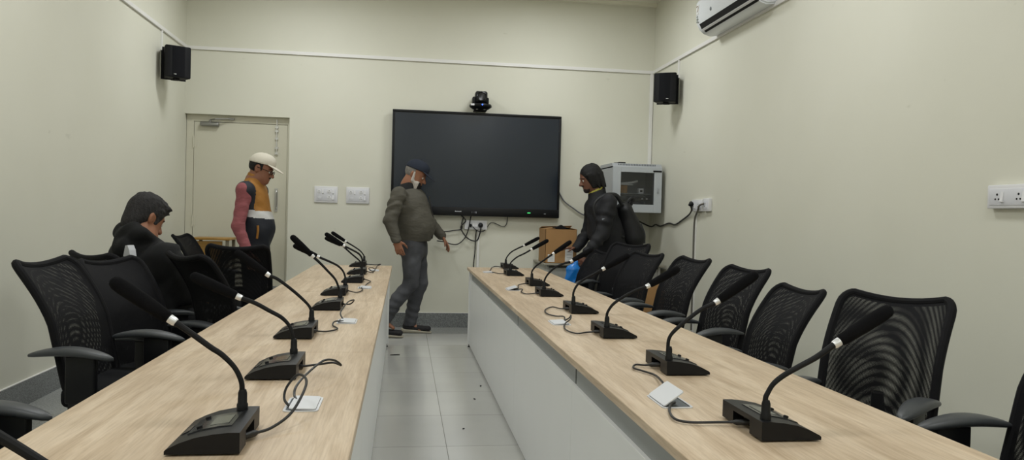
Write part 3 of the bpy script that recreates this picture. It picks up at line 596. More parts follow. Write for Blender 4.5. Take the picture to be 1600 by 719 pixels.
MICS = {
 'L1': [(0.039, 0.043), (0.038, 0.088), (0.035, 0.111), (0.02, 0.141), (-0.007, 0.169), (-0.032, 0.186), (-0.068, 0.213), (-0.093, 0.231), (-0.11, 0.243), (-0.244, 0.335)],
 'L2': [(0.039, 0.05), (0.036, 0.09), (0.026, 0.128), (0.001, 0.157), (-0.036, 0.178), (-0.082, 0.203), (-0.126, 0.219), (-0.276, 0.288)],
 'L3': [(0.048, 0.047), (0.045, 0.09), (0.028, 0.117), (-0.025, 0.166), (-0.089, 0.214), (-0.124, 0.229), (-0.258, 0.325)],
 'L4': [(0.055, 0.047), (0.047, 0.094), (0.028, 0.14), (-0.013, 0.185), (-0.05, 0.223), (-0.085, 0.255), (-0.201, 0.363)],
 'L5': [(0.055, 0.045), (0.054, 0.095), (0.038, 0.134), (0.008, 0.163), (-0.037, 0.186), (-0.105, 0.214), (-0.258, 0.284)],
 'L6': [(0.056, 0.046), (0.058, 0.124), (0.055, 0.162), (0.034, 0.193), (-0.011, 0.219), (-0.068, 0.247), (-0.207, 0.335)],
 'L7': [(0.03, 0.046), (0.02, 0.09), (-0.002, 0.113), (-0.051, 0.153), (-0.124, 0.217), (-0.264, 0.280)],
 'L8': [(0.05, 0.045), (0.047, 0.091), (0.012, 0.136), (-0.045, 0.175), (-0.116, 0.217), (-0.25, 0.302)],
 'R1': [(0.052, 0.046), (0.054, 0.092), (0.049, 0.107), (0.035, 0.129), (0.009, 0.149), (-0.026, 0.168), (-0.068, 0.19), (-0.113, 0.22), (-0.253, 0.305)],
 'R2': [(0.058, 0.046), (0.062, 0.088), (0.058, 0.119), (0.038, 0.145), (-0.006, 0.182), (-0.049, 0.213), (-0.094, 0.234), (-0.235, 0.332)],
 'R3': [(0.052, 0.045), (0.054, 0.086), (0.049, 0.111), (0.025, 0.144), (-0.023, 0.177), (-0.074, 0.203), (-0.115, 0.217), (-0.254, 0.297)],
 'R4': [(0.058, 0.048), (0.06, 0.086), (0.058, 0.113), (0.04, 0.148), (0.004, 0.179), (-0.045, 0.205), (-0.092, 0.232), (-0.233, 0.311)],
 'R5': [(0.048, 0.046), (0.049, 0.086), (0.04, 0.117), (0.017, 0.149), (-0.022, 0.184), (-0.068, 0.205), (-0.117, 0.221), (-0.258, 0.303)],
 'R6': [(0.055, 0.046), (0.058, 0.085), (0.052, 0.111), (0.023, 0.146), (-0.029, 0.185), (-0.092, 0.231), (-0.225, 0.325)],
 'R7': [(0.041, 0.046), (0.045, 0.094), (0.03, 0.12), (-0.014, 0.157), (-0.075, 0.188), (-0.126, 0.219), (-0.271, 0.302)],
 'R8': [(0.047, 0.042), (0.048, 0.075), (0.038, 0.11), (-0.001, 0.157), (-0.06, 0.192), (-0.115, 0.218), (-0.264, 0.298)],
}
MICS['L0'] = [(0.045, 0.046), (0.043, 0.088), (0.036, 0.115), (0.015, 0.145), (-0.018, 0.172), (-0.062, 0.203), (-0.105, 0.231), (-0.24, 0.32)]
MPOS = {'L0': (-0.395, 0.91), 'L1': (-0.39, 1.698), 'L2': (-0.374, 2.393), 'L3': (-0.413, 3.117), 'L4': (-0.376, 3.987), 'L5': (-0.401, 4.667), 'L6': (-0.348, 5.487), 'L7': (-0.362, 6.197), 'L8': (-0.403, 7.037),
        'R1': (0.886, 1.728), 'R2': (0.914, 2.438), 'R3': (0.897, 3.157), 'R4': (0.936, 3.938), 'R5': (0.921, 4.747), 'R6': (0.967, 5.438), 'R7': (0.92, 6.308), 'R8': (0.992, 7.095)}
CAB = {
 'L1': [(-0.312, 1.70, 0.763), (-0.279, 1.74, 0.765), (-0.246, 1.80, 0.782), (-0.228, 1.88, 0.815), (-0.233, 1.95, 0.828), (-0.260, 2.0, 0.827), (-0.286, 2.0, 0.796), (-0.290, 1.99, 0.768), (-0.273, 1.965, 0.754)],
 'L2': [(-0.307, 2.4, 0.768), (-0.254, 2.39, 0.776), (-0.204, 2.37, 0.786), (-0.179, 2.36, 0.780), (-0.197, 2.33, 0.801), (-0.224, 2.28, 0.809), (-0.256, 2.20, 0.792), (-0.274, 2.10, 0.778), (-0.275, 2.06, 0.762), (-0.261, 2.02, 0.754)],
 'L3': [(-0.345, 3.13, 0.765), (-0.300, 3.17, 0.757), (-0.264, 3.241, 0.757), (-0.292, 3.342, 0.757), (-0.288, 3.40, 0.765), (-0.258, 3.472, 0.757)],
 'L4': [(-0.304, 4.0, 0.770), (-0.262, 3.97, 0.774), (-0.240, 3.92, 0.80), (-0.262, 3.86, 0.800), (-0.275, 3.72, 0.790), (-0.281, 3.6, 0.775), (-0.262, 3.53, 0.754)],
 'L5': [(-0.33, 4.685, 0.77), (-0.275, 4.706, 0.757), (-0.246, 4.85, 0.757), (-0.262, 5.0, 0.757), (-0.250, 5.06, 0.754)],
 'L6': [(-0.275, 5.50, 0.77), (-0.236, 5.52, 0.757), (-0.222, 5.40, 0.76), (-0.240, 5.25, 0.757), (-0.245, 5.10, 0.754)],
 'L7': [(-0.29, 6.2, 0.77), (-0.24, 6.23, 0.76), (-0.225, 6.35, 0.775), (-0.255, 6.42, 0.785), (-0.275, 6.30, 0.785), (-0.245, 6.28, 0.765), (-0.24, 6.52, 0.754)],
 'L8': [(-0.33, 7.04, 0.77), (-0.24, 7.05, 0.765), (-0.205, 7.0, 0.775), (-0.20, 6.93, 0.775), (-0.225, 6.92, 0.765), (-0.235, 6.6, 0.754)],
 'R1': [(0.815, 1.745, 0.763), (0.775, 1.761, 0.759), (0.705, 1.77, 0.757), (0.676, 1.80, 0.757), (0.687, 1.873, 0.757), (0.712, 1.933, 0.76), (0.735, 1.965, 0.757)],
 'R2': [(0.835, 2.45, 0.763), (0.812, 2.462, 0.759), (0.785, 2.48, 0.757), (0.762, 2.427, 0.757), (0.775, 2.386, 0.757), (0.796, 2.32, 0.757), (0.778, 2.206, 0.765), (0.742, 2.05, 0.775), (0.735, 2.02, 0.757)],
 'R3': [(0.825, 3.165, 0.763), (0.790, 3.174, 0.759), (0.733, 3.153, 0.757), (0.711, 3.259, 0.757), (0.741, 3.42, 0.757), (0.785, 3.5, 0.77), (0.80, 3.56, 0.78), (0.795, 3.57, 0.766), (0.755, 3.53, 0.754)],
 'R4': [(0.864, 3.95, 0.763), (0.836, 3.985, 0.759), (0.810, 4.07, 0.757), (0.749, 3.949, 0.757), (0.728, 3.793, 0.757), (0.754, 3.70, 0.757), (0.792, 3.68, 0.757), (0.765, 3.53, 0.754)],
 'R5': [(0.85, 4.75, 0.763), (0.829, 4.759, 0.759), (0.775, 4.74, 0.757), (0.760, 4.86, 0.757), (0.79, 5.0, 0.76), (0.745, 5.06, 0.754)],
 'R6': [(0.895, 5.43, 0.763), (0.865, 5.42, 0.759), (0.82, 5.36, 0.757), (0.793, 5.22, 0.757), (0.78, 5.12, 0.757), (0.742, 5.08, 0.754)],
 'R7': [(0.848, 6.30, 0.763), (0.80, 6.36, 0.757), (0.769, 6.50, 0.757), (0.75, 6.55, 0.754)],
 'R8': [(0.92, 7.0, 0.765), (0.865, 7.12, 0.765), (0.82, 7.05, 0.757), (0.772, 6.75, 0.757), (0.745, 6.6, 0.754)],
 'L0': [(-0.325, 0.92, 0.763), (-0.27, 0.90, 0.757), (-0.24, 0.8, 0.757), (-0.23, 0.62, 0.757)],
}
ORD = ['first', 'second', 'third', 'fourth', 'fifth', 'sixth', 'seventh', 'eighth']
LAB = {'L0': 'black gooseneck microphone cut off by the bottom left corner on the left table'}
XTRA_L = ['its cable looping high over the first hatch', 'its neck before the black chairs', 'its neck before the black chairs beside the seated man', 'crossing the neck behind it', 'crossed by the neck before it', 'in the far cluster, nearest of that trio', 'in the far cluster, middle of that trio', 'in the far cluster, last before the end']
XTRA_R = ['beside the hatch with raised lid, before the tilted mesh chair', 'right behind the hatch with raised lid', 'its foam against the dark chairs', 'in front of the third hatch pair', 'behind the slightly lifted hatch', 'its foam over the brown carton', 'one before the far end', 'last at the far end']
for i in range(8):
    LAB['L%d' % (i+1)] = 'black gooseneck microphone, %s from the camera on the left table' % ('second' if False else ORD[i]+' whole one')
    LAB['R%d' % (i+1)] = 'black gooseneck microphone, %s from the camera on the right table' % ORD[i]
first = True
for key in ['R1']+[k for k in MPOS if k != 'R1']:
    x, y = MPOS[key]; right = key[0] == 'R'
    if first: t = MP; t.location = (x, y, 0.7502); t.rotation_euler = (0, 0, PI if right else 0); t['label'] = LAB[key]; first = False
    else: t = dup(MP0, (x, y, 0.7502), PI if right else 0, LAB[key])
    if key == 'R1':
        MP0 = thing('conference_microphone', '', 'microphone', (0, 0, 0.75), 0, 'gooseneck microphones on the tables')      # bare copy source without neck or lead
        for ch in list(MP.children):
            c = ch.copy(); C.objects.link(c); c.parent = MP0
            for g in list(ch.children): q = g.copy(); C.objects.link(q); q.parent = c
    pts = MICS[key]; yl = 0.0825
    ring = Vector((pts[-2][0], yl, pts[-2][1])); tip = Vector((pts[-1][0], yl, pts[-1][1])); dr = (tip-ring).normalized()
    b = NB(); z0 = 0.045; cxx = pts[0][0]
    lathe(b, [(0.0125, z0), (0.0125, z0+0.012), (0.0105, z0+0.016), (0.010, z0+0.038), (0.0075, z0+0.046)], Matrix.Translation((cxx, yl, 0)), 16); finish('neck_collar', b, BLK, t)
    b = NB(); P = [Vector((cxx, yl, 0.06))]+[Vector((p[0], yl, p[1])) for p in pts[1:-1]]; P[-1] = ring-dr*0.004
    tube(b, P, [0.0062, 0.006, 0.0058, 0.0056, 0.0062, 0.0064, 0.0066, 0.0068, 0.0075], 10, 6); finish('gooseneck', b, BLKM, t)
    b = NB(); lathe(b, [(0.0085, -0.004), (0.0098, 0.0), (0.0102, 0.012), (0.0102, 0.016)], aim(ring, dr), 16); finish('light_ring', b, M('silver_ring', (225, 226, 228), 0.3, 0.5), t)
    L = (tip-ring).length
    b = NB(); lathe(b, [(0.010, 0.013), (0.0135, 0.018), (0.0155, 0.05), (0.0168, 0.09), (0.017, L-0.03), (0.0155, L-0.012), (0.0115, L-0.004), (0.005, L)], aim(ring, dr), 20); finish('foam_windscreen', b, FOAM, t)
    inv = Matrix.Rotation(-(PI if right else 0), 4, 'Z') @ Matrix.Translation((-x, -y, -0.7502))
    b = NB(); cp = [inv @ Vector(p) for p in CAB[key]]; tube(b, cp, 0.0034, 8, 8); lathe(b, [(0.0075, -0.028), (0.0075, 0.004), (0.0045, 0.012)], aim(cp[0], cp[1]-cp[0]), 10); finish('microphone_lead', b, CABLE, t)
for o in [MP0]+list(MP0.children)+[g for c in MP0.children for g in c.children]: bpy.data.objects.remove(o)

# ================================================================== CHAIRS
def chair_proto():
    t = thing('mesh_office_chair', '', 'chair', (0, 0, 0), 0, 'black mesh office chairs')
    ZB, ZTP = 0.46, 0.958
    def hw(tt):        # half width at height fraction
        w0 = 0.207+0.0023*tt; z = ZB+(ZTP-ZB)*tt; r = 0.0525
        if z > ZTP-r: w0 = w0-r+math.sqrt(max(0, r*r-(z-(ZTP-r))**2))
        rb = 0.05
        if z < ZB+rb: w0 = w0-rb+math.sqrt(max(0, rb*rb-((ZB+rb)-z)**2))
        return w0
    def xb(tt): return -0.195-0.115*tt-0.1085*max(0, tt-0.55)**1.5/0.45**1.5
    def surf(s, tt, off):
        w_ = hw(tt); yy = s*w_
        x = xb(tt)+0.028*(yy/0.22)**2+off
        z = ZB+(ZTP-ZB)*tt+(0.030*(yy/0.2)**2)*max(0, tt-0.6)/0.4
        return Vector((x, yy, z))
    def bulge(tt): return 0.02*math.sin(PI*min(1, tt*1.15))**2*(1 if tt < 0.87 else 1)
    # mesh panels
    for nm, off, k in (('backrest_mesh', 0.010, 1.0), ('backrest_rear_mesh', -0.012, 0.2)):
        me = bpy.data.meshes.new(nm); vs = []; uvs = []; fs = []; NS, NT = 16, 30
        ts = [0.5-0.5*math.cos(PI*j/NT) for j in range(NT+1)]
        for tt in ts:
            for i in range(NS+1):
                s = -1+2*i/NS; p = surf(s*0.985, min(0.995, max(0.005, tt)), off); p.x += k*0.018*(1-s*s)*math.sin(PI*tt); vs.append(p)
                uvs.append((p.y, p.z*1.03) if k == 1.0 else (p.y*1.012+0.0005, p.z*1.115+0.0013+0.55*p.y*p.y))
        for j in range(NT):
            for i in range(NS): a = j*(NS+1)+i; fs.append((a, a+1, a+NS+2, a+NS+1))
        me.from_pydata([tuple(v) for v in vs], [], fs); uv = me.uv_layers.new(name='UVMap')
        for lp in me.loops: uv.data[lp.index].uv = uvs[lp.vertex_index]
        for p in me.polygons: p.use_smooth = True
        me.materials.append(MESHF); o = bpy.data.objects.new(nm, me); C.objects.link(o); o.parent = t
    # edging loop
    loop = []
    for j in range(25): loop.append(surf(1, 0.005+0.99*(0.5-0.5*math.cos(PI*j/24)), 0))
    top = [surf(s, 0.995, 0) for s in np.linspace(1, -1, 9)[1:-1]]
    left = [Vector((p.x, -p.y, p.z)) for p in reversed(loop)]
    bot = [surf(s, 0.005, 0) for s in np.linspace(-1, 1, 7)[1:-1]]
    b = NB(); tube(b, loop+top+left+bot, 0.0165, 10, smooth=False, closed=True); finish('backrest_frame', b, EDGE, t)
    # spine joining back to seat mechanism
    b = NB(); tube(b, [(-0.235, 0, 0.62), (-0.245, 0, 0.50), (-0.225, 0, 0.40), (-0.13, 0, 0.375), (0.0, 0, 0.375)], [0.022, 0.028, 0.03, 0.028, 0.026], 12); finish('back_spine', b, BLK, t)
    # seat
    b = NB(); vs = bx(b, -0.20, 0.25, -0.225, 0.225, 0.41, 0.485, 0.03, 4)
    for v in b.verts:
        if v.co.z > 0.45: v.co.z += 0.012*(abs(v.co.y)/0.235)**2-0.02*max(0, (v.co.x-0.12)/0.13)**2
    finish('seat', b, FAB, t)
    b = NB(); bx(b, -0.16, 0.16, -0.10, 0.10, 0.36, 0.41, 0.012); tube(b, [(0.02, -0.09, 0.385), (0.02, -0.24, 0.38), (0.02, -0.27, 0.375)], 0.007); finish('seat_mechanism', b, BLK, t)
    for sy in (-1, 1):
        # arched pad: strip lofted along x
        b = NB(); n = 14; rings = []
        for i in range(n+1):
            f = i/n; x = -0.20+0.32*f; arch = 0.030*math.sin(PI*(0.08+0.84*f))-0.012*(f); wd = 0.042*min(1, (math.sin(PI*min(1, max(0, (0.04+f*0.96))))+0.0001)**0.35)*(0.86+0.14*math.sin(PI*f)); th = 0.018*min(1, (math.sin(PI*(0.03+0.94*f)))**0.4)
            z = 0.62+arch; ring = []
            for k in range(12):
                a = 2*PI*k/12; ca, sa = math.cos(a), math.sin(a)
                ring.append(b.verts.new((x, sy*0.218+wd*math.copysign(abs(ca)**0.7, ca), z+th*math.copysign(abs(sa)**0.8, sa))))
            rings.append(ring)
        for r0, r1 in zip(rings, rings[1:]):
            for k in range(12): b.faces.new((r0[k], r0[(k+1) % 12], r1[(k+1) % 12], r1[k]))
        b.faces.new(list(reversed(rings[0]))); b.faces.new(rings[-1]); bmesh.ops.recalc_face_normals(b, faces=list(b.faces))
        pad = finish('armrest_pad', b, ARMP, t, angle=60)
        b = NB(); bx(b, -0.06, 0.055, sy*0.218-0.016, sy*0.218+0.016, 0.44, 0.628, 0.008, 3); bx(b, -0.05, 0.05, min(sy*0.14, sy*0.234), max(sy*0.14, sy*0.234), 0.395, 0.445, 0.01, 2); finish('arm_post', b, BLK, pad)
    b = NB(); lathe(b, [(0.028, 0.07), (0.028, 0.22), (0.018, 0.222), (0.018, 0.37)], None, 18); finish('gas_column', b, BLK, t)
    b = NB(); lathe(b, [(0.03, 0.06), (0.045, 0.065), (0.045, 0.11), (0.03, 0.125)], None, 18)
    for k in range(5):
        a = 2*PI*k/5; c, s = math.cos(a), math.sin(a); tube(b, [(0.03*c, 0.03*s, 0.095), (0.16*c, 0.16*s, 0.085), (0.29*c, 0.29*s, 0.066)], [0.024, 0.02, 0.014], 10)
    bs = finish('star_base', b, BLK, t)
    for k in range(5):
        a = 2*PI*k/5; c, s = math.cos(a), math.sin(a); b = NB(); ax = Vector((-s, c, 0)); p = Vector((0.29*c, 0.29*s, 0.027))
        for q in (-0.012, 0.012): lathe(b, [(0.018, -0.008), (0.026, -0.006), (0.026, 0.006), (0.018, 0.008)], aim(p+ax*q, ax), 16)
        tube(b, [p+Vector((0, 0, 0.005)), p+Vector((0, 0, 0.038))], 0.007, 8, smooth=False); finish('caster', b, BLKM, bs)
    return t
CP = chair_proto()
R = math.radians
def place_by_back(bxx, byy, hd): # from the top centre of the back to the seat centre
    off = 0.335; return (bxx+off*math.cos(hd), byy+off*math.sin(hd))
CH = [  # seat centre x, y, heading, lift, label
 (-1.16, 2.20, R(-8), 0, 'black mesh chair at the bottom left edge showing only its armrests'),
 (-1.11, 3.41, R(-6), 0.028, 'black mesh chair nearest the camera showing its whole back, by the left table'),
 (-1.09, 3.93, R(-19), -0.004, 'black mesh chair behind the nearest full one along the left table'),
 (-0.855, 4.52, R(42), 0.015, 'black mesh chair turned away right in front of the seated man'),
 (-1.44, 4.74, R(52), 0.0, 'black mesh chair holding the seated man in the black hoodie'),
 (-1.172, 6.003, R(91), 0.004, 'black mesh chair with its broad back before the man in the cream cap'),
 (-1.70, 7.557, R(-5), 0, 'black mesh chair standing by the left wall before the wooden stand'),
 (1.715, 1.95, R(179), 0.0, 'black mesh chair cut off by the right edge, nearest on the right'),
 (1.605, 2.535, R(-146), -0.006, 'black mesh chair with see-through back facing the camera, nearest whole one on the right'),
 (1.545, 3.482, R(-178), -0.049, 'black mesh chair next behind the see-through one along the right table'),
 (1.666, 4.241, R(-168.6), -0.009, 'black mesh chair in the right row, third whole back from the right'),
 (1.565, 4.87, R(-172), 0.010, 'black mesh chair in front of the right wall trunking'),
 (1.546, 5.704, R(-163), -0.003, 'black mesh chair in front of the one nearest the man with the backpack'),
 (1.685, 6.33, R(-146), 0.043, 'black mesh chair directly in front of the man with the backpack'),
 (1.475, 6.94, R(-172), -0.048, 'black mesh chair with its arm under the blue bag, tucked at the right table'),
]
for k, (x, y, hd, lift, lab) in enumerate(CH):
    if k == 0: t = CP; t.location = (x, y, 0); t.rotation_euler = (0, 0, hd); t['label'] = lab
    else: t = dup(CP, (x, y, 0), hd, lab)
    if k == 1:
        pads = [ch for ch in t.children if ch.name.startswith('armrest_pad')]; pads[0].location = (-0.095, -0.03, 0)
    if lift:
        for ch in t.children:
            if ch.name.split('.')[0] not in ('star_base', 'gas_column'): ch.location.z += lift
# ================================================================== PEOPLE
# Bodies and clothes are grown as smooth blended volumes and skinned into one continuous mesh each.
V3 = lambda *a: np.array(a, dtype=np.float64)
def nrm(v): v = np.asarray(v, float); return v/np.linalg.norm(v)
class Vol:
    def __init__(s, lo, hi, h):
        s.lo = np.array(lo, float); s.h = h; n = np.ceil((np.array(hi)-s.lo)/h).astype(int)+1; s.n = n
        s.V = np.full(n, 0.1, np.float32)
    def sub(s, lo, hi, m):
        a = np.clip(np.floor((np.array(lo)-m-s.lo)/s.h).astype(int), 0, s.n-1); b = np.clip(np.ceil((np.array(hi)+m-s.lo)/s.h).astype(int)+1, 1, s.n)
        ax = [s.lo[i]+np.arange(a[i], b[i])*s.h for i in range(3)]
        X, Y, Z = np.meshgrid(*ax, indexing='ij'); return tuple(slice(a[i], b[i]) for i in range(3)), X, Y, Z
    def put(s, sl, d, k, op):
        v = s.V[sl]
        if op == 'u':
            hh = np.clip(0.5+0.5*(v-d)/k, 0, 1); s.V[sl] = v*(1-hh)+d*hh-k*hh*(1-hh)
        else:
            d = -d; hh = np.clip(0.5-0.5*(v-d)/k, 0, 1); s.V[sl] = v*(1-hh)+d*hh+k*hh*(1-hh)
    def ecap(s, P, Q, r0, r1=None, side=None, k=0.02, op='u', fold=None):
        # tapered capsule of elliptical section: r = (half width along side, half depth) at P and Q
        P = np.asarray(P, float); Q = np.asarray(Q, float); r1 = r0 if r1 is None else r1
        r0 = (r0, r0) if np.isscalar(r0) else r0; r1 = (r1, r1) if np.isscalar(r1) else r1
        L = np.linalg.norm(Q-P); a = (Q-P)/L if L > 1e-6 else V3(0, 0, 1)
        sd = nrm(side) if side is not None else nrm(np.cross(a, V3(0.3, 0.9, 0.1)))
        sd = nrm(sd-a*np.dot(sd, a)); w_ = np.cross(a, sd); R_ = max(max(r0), max(r1))
        sl, X, Y, Z = s.sub(np.minimum(P, Q)-R_, np.maximum(P, Q)+R_, 0.05)
        x, y, z = X-P[0], Y-P[1], Z-P[2]; t = x*a[0]+y*a[1]+z*a[2]; tc = np.clip(t, 0, L); f = tc/max(L, 1e-6)
        A = r0[0]+(r1[0]-r0[0])*f; B = r0[1]+(r1[1]-r0[1])*f; m = np.minimum(A, B)
        q = np.sqrt(((x*sd[0]+y*sd[1]+z*sd[2])/A)**2+((x*w_[0]+y*w_[1]+z*w_[2])/B)**2+((t-tc)/m)**2)
        d = (q-1)*m
        if fold:
            amp, freq, ph = fold; uu = x*sd[0]+y*sd[1]+z*sd[2]; ww = x*w_[0]+y*w_[1]+z*w_[2]
            wv = np.sin(freq*0.55*t+4.5*np.sin(10*uu+ph)+3.5*np.sin(8*ww+2*ph)+ph); wv = np.sign(wv)*np.abs(wv)**1.5
            d = d+0.75*amp*wv*(0.45+0.55*np.sin(17*t+9*uu-7*ww+3*ph))+0.35*amp*np.sin(31*t+37*uu+ph)*np.sin(29*ww-13*t)
        s.put(sl, d, k, op)
    def ell(s, c, R3, f, u, k=0.02, op='u'):            # ellipsoid: radii along f (front), side, u (up)
        c = np.asarray(c, float); f = nrm(f); u = nrm(np.asarray(u)-f*np.dot(u, f)); sd = np.cross(u, f); R_ = max(R3)
        sl, X, Y, Z = s.sub(c-R_, c+R_, 0.05); x, y, z = X-c[0], Y-c[1], Z-c[2]
        q = np.sqrt(((x*f[0]+y*f[1]+z*f[2])/R3[0])**2+((x*sd[0]+y*sd[1]+z*sd[2])/R3[1])**2+((x*u[0]+y*u[1]+z*u[2])/R3[2])**2)
        s.put(sl, (q-1)*min(R3), k, op)
    def half(s, p, n, k=0.006):                          # cut away everything on the +n side of the plane
        sl = (slice(None),)*3; p = np.asarray(p, float); n = nrm(n)
        ax = [s.lo[i]+np.arange(s.n[i])*s.h for i in range(3)]; X, Y, Z = np.meshgrid(*ax, indexing='ij')
        d = (X-p[0])*n[0]+(Y-p[1])*n[1]+(Z-p[2])*n[2]; s.V = np.maximum(s.V, d.astype(np.float32))
    def mesh(s, name, mats, parent, matfn=None):
        V = s.V.copy(); V[0], V[-1] = 0.1, 0.1; V[:, 0], V[:, -1] = 0.1, 0.1; V[:, :, 0], V[:, :, -1] = 0.1, 0.1
        n = np.array(V.shape); I = V < 0
        cs = [(i, j, k) for i in (0, 1) for j in (0, 1) for k in (0, 1)]
        cut = lambda A, c: A[c[0]:n[0]-1+c[0], c[1]:n[1]-1+c[1], c[2]:n[2]-1+c[2]]
        cnt = sum(cut(I, c).astype(np.int8) for c in cs); act = (cnt > 0) & (cnt < 8)
        idx = -np.ones(act.shape, np.int64); ij = np.argwhere(act); idx[act] = np.arange(len(ij))
        vals = {c: V[ij[:, 0]+c[0], ij[:, 1]+c[1], ij[:, 2]+c[2]] for c in cs}
        acc = np.zeros((len(ij), 3)); num = np.zeros(len(ij))
        for a in cs:
            for ax in range(3):
                if a[ax] == 0:
                    c2 = list(a); c2[ax] = 1; v0, v1 = vals[a], vals[tuple(c2)]; mk = (v0 < 0) != (v1 < 0)
                    t = np.where(mk, v0/np.where(mk, v0-v1, 1), 0); pt = np.tile(np.array(a, float), (len(ij), 1)); pt[:, ax] += t
                    acc[mk] += pt[mk]; num += mk
        co = (ij+acc/num[:, None])*s.h+s.lo
        quads = []
        for ax in range(3):
            o1, o2 = (ax+1) % 3, (ax+2) % 3
            sl0 = [slice(None)]*3; sl1 = [slice(None)]*3; sl0[ax] = slice(0, -1); sl1[ax] = slice(1, None)
            A, B = I[tuple(sl0)], I[tuple(sl1)]; e = np.argwhere(A != B); e = e[(e[:, o1] > 0) & (e[:, o2] > 0) & (e[:, o1] < n[o1]-1) & (e[:, o2] < n[o2]-1)]
            ins = A[e[:, 0], e[:, 1], e[:, 2]]
            def cell(d1, d2): q = e.copy(); q[:, o1] -= d1; q[:, o2] -= d2; return idx[q[:, 0], q[:, 1], q[:, 2]]
            q = np.stack([cell(1, 1), cell(0, 1), cell(0, 0), cell(1, 0)], 1); q[~ins] = q[~ins][:, ::-1]; quads.append(q)
        Q = np.concatenate(quads)
        # light smoothing of the staircase
        for it in range(2):
            sm = np.zeros_like(co); ct = np.zeros(len(co))
            for i in range(4):
                a, b_ = Q[:, i], Q[:, (i+1) % 4]
                np.add.at(sm, a, co[b_]); np.add.at(ct, a, 1); np.add.at(sm, b_, co[a]); np.add.at(ct, b_, 1)
            co = co*0.5+0.5*sm/np.maximum(ct, 1)[:, None]
        org = np.array(parent.location) if parent else V3(0, 0, 0)
        if parent and parent.parent: org = org+np.array(parent.parent.location)
        me = bpy.data.meshes.new(name); me.from_pydata((co-org).tolist(), [], Q.tolist())
        for m in (mats if isinstance(mats, (list, tuple)) else [mats]): me.materials.append(m)
        me.polygons.foreach_set('use_smooth', np.ones(len(Q), bool))
        if matfn is not None:
            cc = co[Q].mean(1); me.polygons.foreach_set('material_index', matfn(cc[:, 0], cc[:, 1], cc[:, 2]).astype(np.int32))
        me.update(); o = bpy.data.objects.new(name, me); C.objects.link(o); o.parent = parent
        return o

def head_vol(v, c, f, u, sc_=1.0, neck=None):
    f = nrm(f); u = nrm(np.asarray(u)-f*np.dot(u, f)); s = np.cross(u, f)     # s = left
    H = lambda a, b_, e: np.asarray(c)+sc_*(f*a+s*b_+u*e)
    v.ell(H(-0.008, 0, 0.022), (0.098*sc_, 0.077*sc_, 0.098*sc_), f, u, 0.02)
    v.ell(H(0.032, 0, -0.045), (0.062*sc_, 0.062*sc_, 0.075*sc_), f, u, 0.025)           # cheeks
    v.ell(H(0.058, 0, -0.098), (0.034*sc_, 0.036*sc_, 0.026*sc_), f, u, 0.03)             # chin
    v.ell(H(0.0, 0, -0.075), (0.06*sc_, 0.058*sc_, 0.035*sc_), f, u, 0.03)                # jaw
    v.ell(H(0.078, 0, 0.016), (0.016*sc_, 0.05*sc_, 0.012*sc_), f, u, 0.012)              # brow
    for q in (-1, 1):
        v.ell(H(0.091, q*0.031, -0.006), (0.014*sc_, 0.018*sc_, 0.011*sc_), f, u, 0.008, 'd')   # eye sockets
        v.ell(H(0.077, q*0.031, -0.008), (0.012*sc_, 0.013*sc_, 0.012*sc_), f, u, 0.004)
        v.ell(H(-0.012, q*0.077, -0.012), (0.020*sc_, 0.009*sc_, 0.032*sc_), f-s*q*0.5, u, 0.006)
        v.ell(H(-0.004, q*0.084, -0.010), (0.009*sc_, 0.006*sc_, 0.016*sc_), f, u, 0.004, 'd')
    v.ecap(H(0.090, 0, 0.0), H(0.113, 0, -0.038), 0.009*sc_, 0.014*sc_, k=0.008)           # nose
    for q in (-1, 1): v.ell(H(0.101, q*0.013, -0.040), (0.011*sc_, 0.009*sc_, 0.008*sc_), f, u, 0.006)
    v.ell(H(0.089, 0, -0.063), (0.012*sc_, 0.024*sc_, 0.007*sc_), f, u, 0.005); v.ell(H(0.086, 0, -0.074), (0.012*sc_, 0.021*sc_, 0.007*sc_), f, u, 0.005)
    v.ell(H(0.103, 0, -0.0685), (0.012, 0.020*sc_, 0.0016*sc_), f, u, 0.003, 'd')
    if neck is not None: v.ecap(neck, H(-0.012, 0, -0.06), 0.060*sc_, 0.053*sc_, k=0.03)
    return H
def hand_vol(v, wr, d, back, curl=0.5, L=1.0, thumb_side=1, spread=0.0):
    d = nrm(d); back = nrm(np.asarray(back)-d*np.dot(back, d)); lat = np.cross(back, d)*thumb_side      # lat points to the thumb side
    kn = wr+d*0.092*L
    v.ecap(wr+d*0.008, wr+d*0.03*L, (0.027*L, 0.018*L), (0.036*L, 0.015*L), side=lat, k=0.02)
    v.ecap(wr+d*0.03*L, kn-d*0.008, (0.036*L, 0.015*L), (0.040*L, 0.0125*L), side=lat, k=0.012)
    for i, (o, ln) in enumerate(((-0.031, 0.062), (-0.0105, 0.077), (0.0105, 0.084), (0.031, 0.074))):
        p = kn+lat*o*L; dd = nrm(d+lat*o*spread); cu = curl*(1.25-0.17*i)
        for j, (fr, r0, r1) in enumerate(((0.46, 0.0096, 0.0088), (0.30, 0.0088, 0.0082), (0.24, 0.0082, 0.0068))):
            ang = cu*(0.45, 1.1, 1.6)[j]; e = nrm(dd*math.cos(ang)-back*math.sin(ang)); q = p+e*ln*fr*L; v.ecap(p, q, r0*L, r1*L, k=0.0035); p = q
    p = wr+d*0.022*L+lat*0.026*L
    for (dr_, ln, r0, r1) in ((nrm(d*0.75+lat*0.75-back*0.25), 0.045, 0.0125, 0.0105), (nrm(d*0.95+lat*0.35-back*0.35*(1+curl)), 0.034, 0.0105, 0.0095), (nrm(d*1.0+lat*0.1-back*0.5*(1+curl)), 0.027, 0.0095, 0.0075)):
        q = p+dr_*ln*L; v.ecap(p, q, r0*L, r1*L, k=0.006); p = q
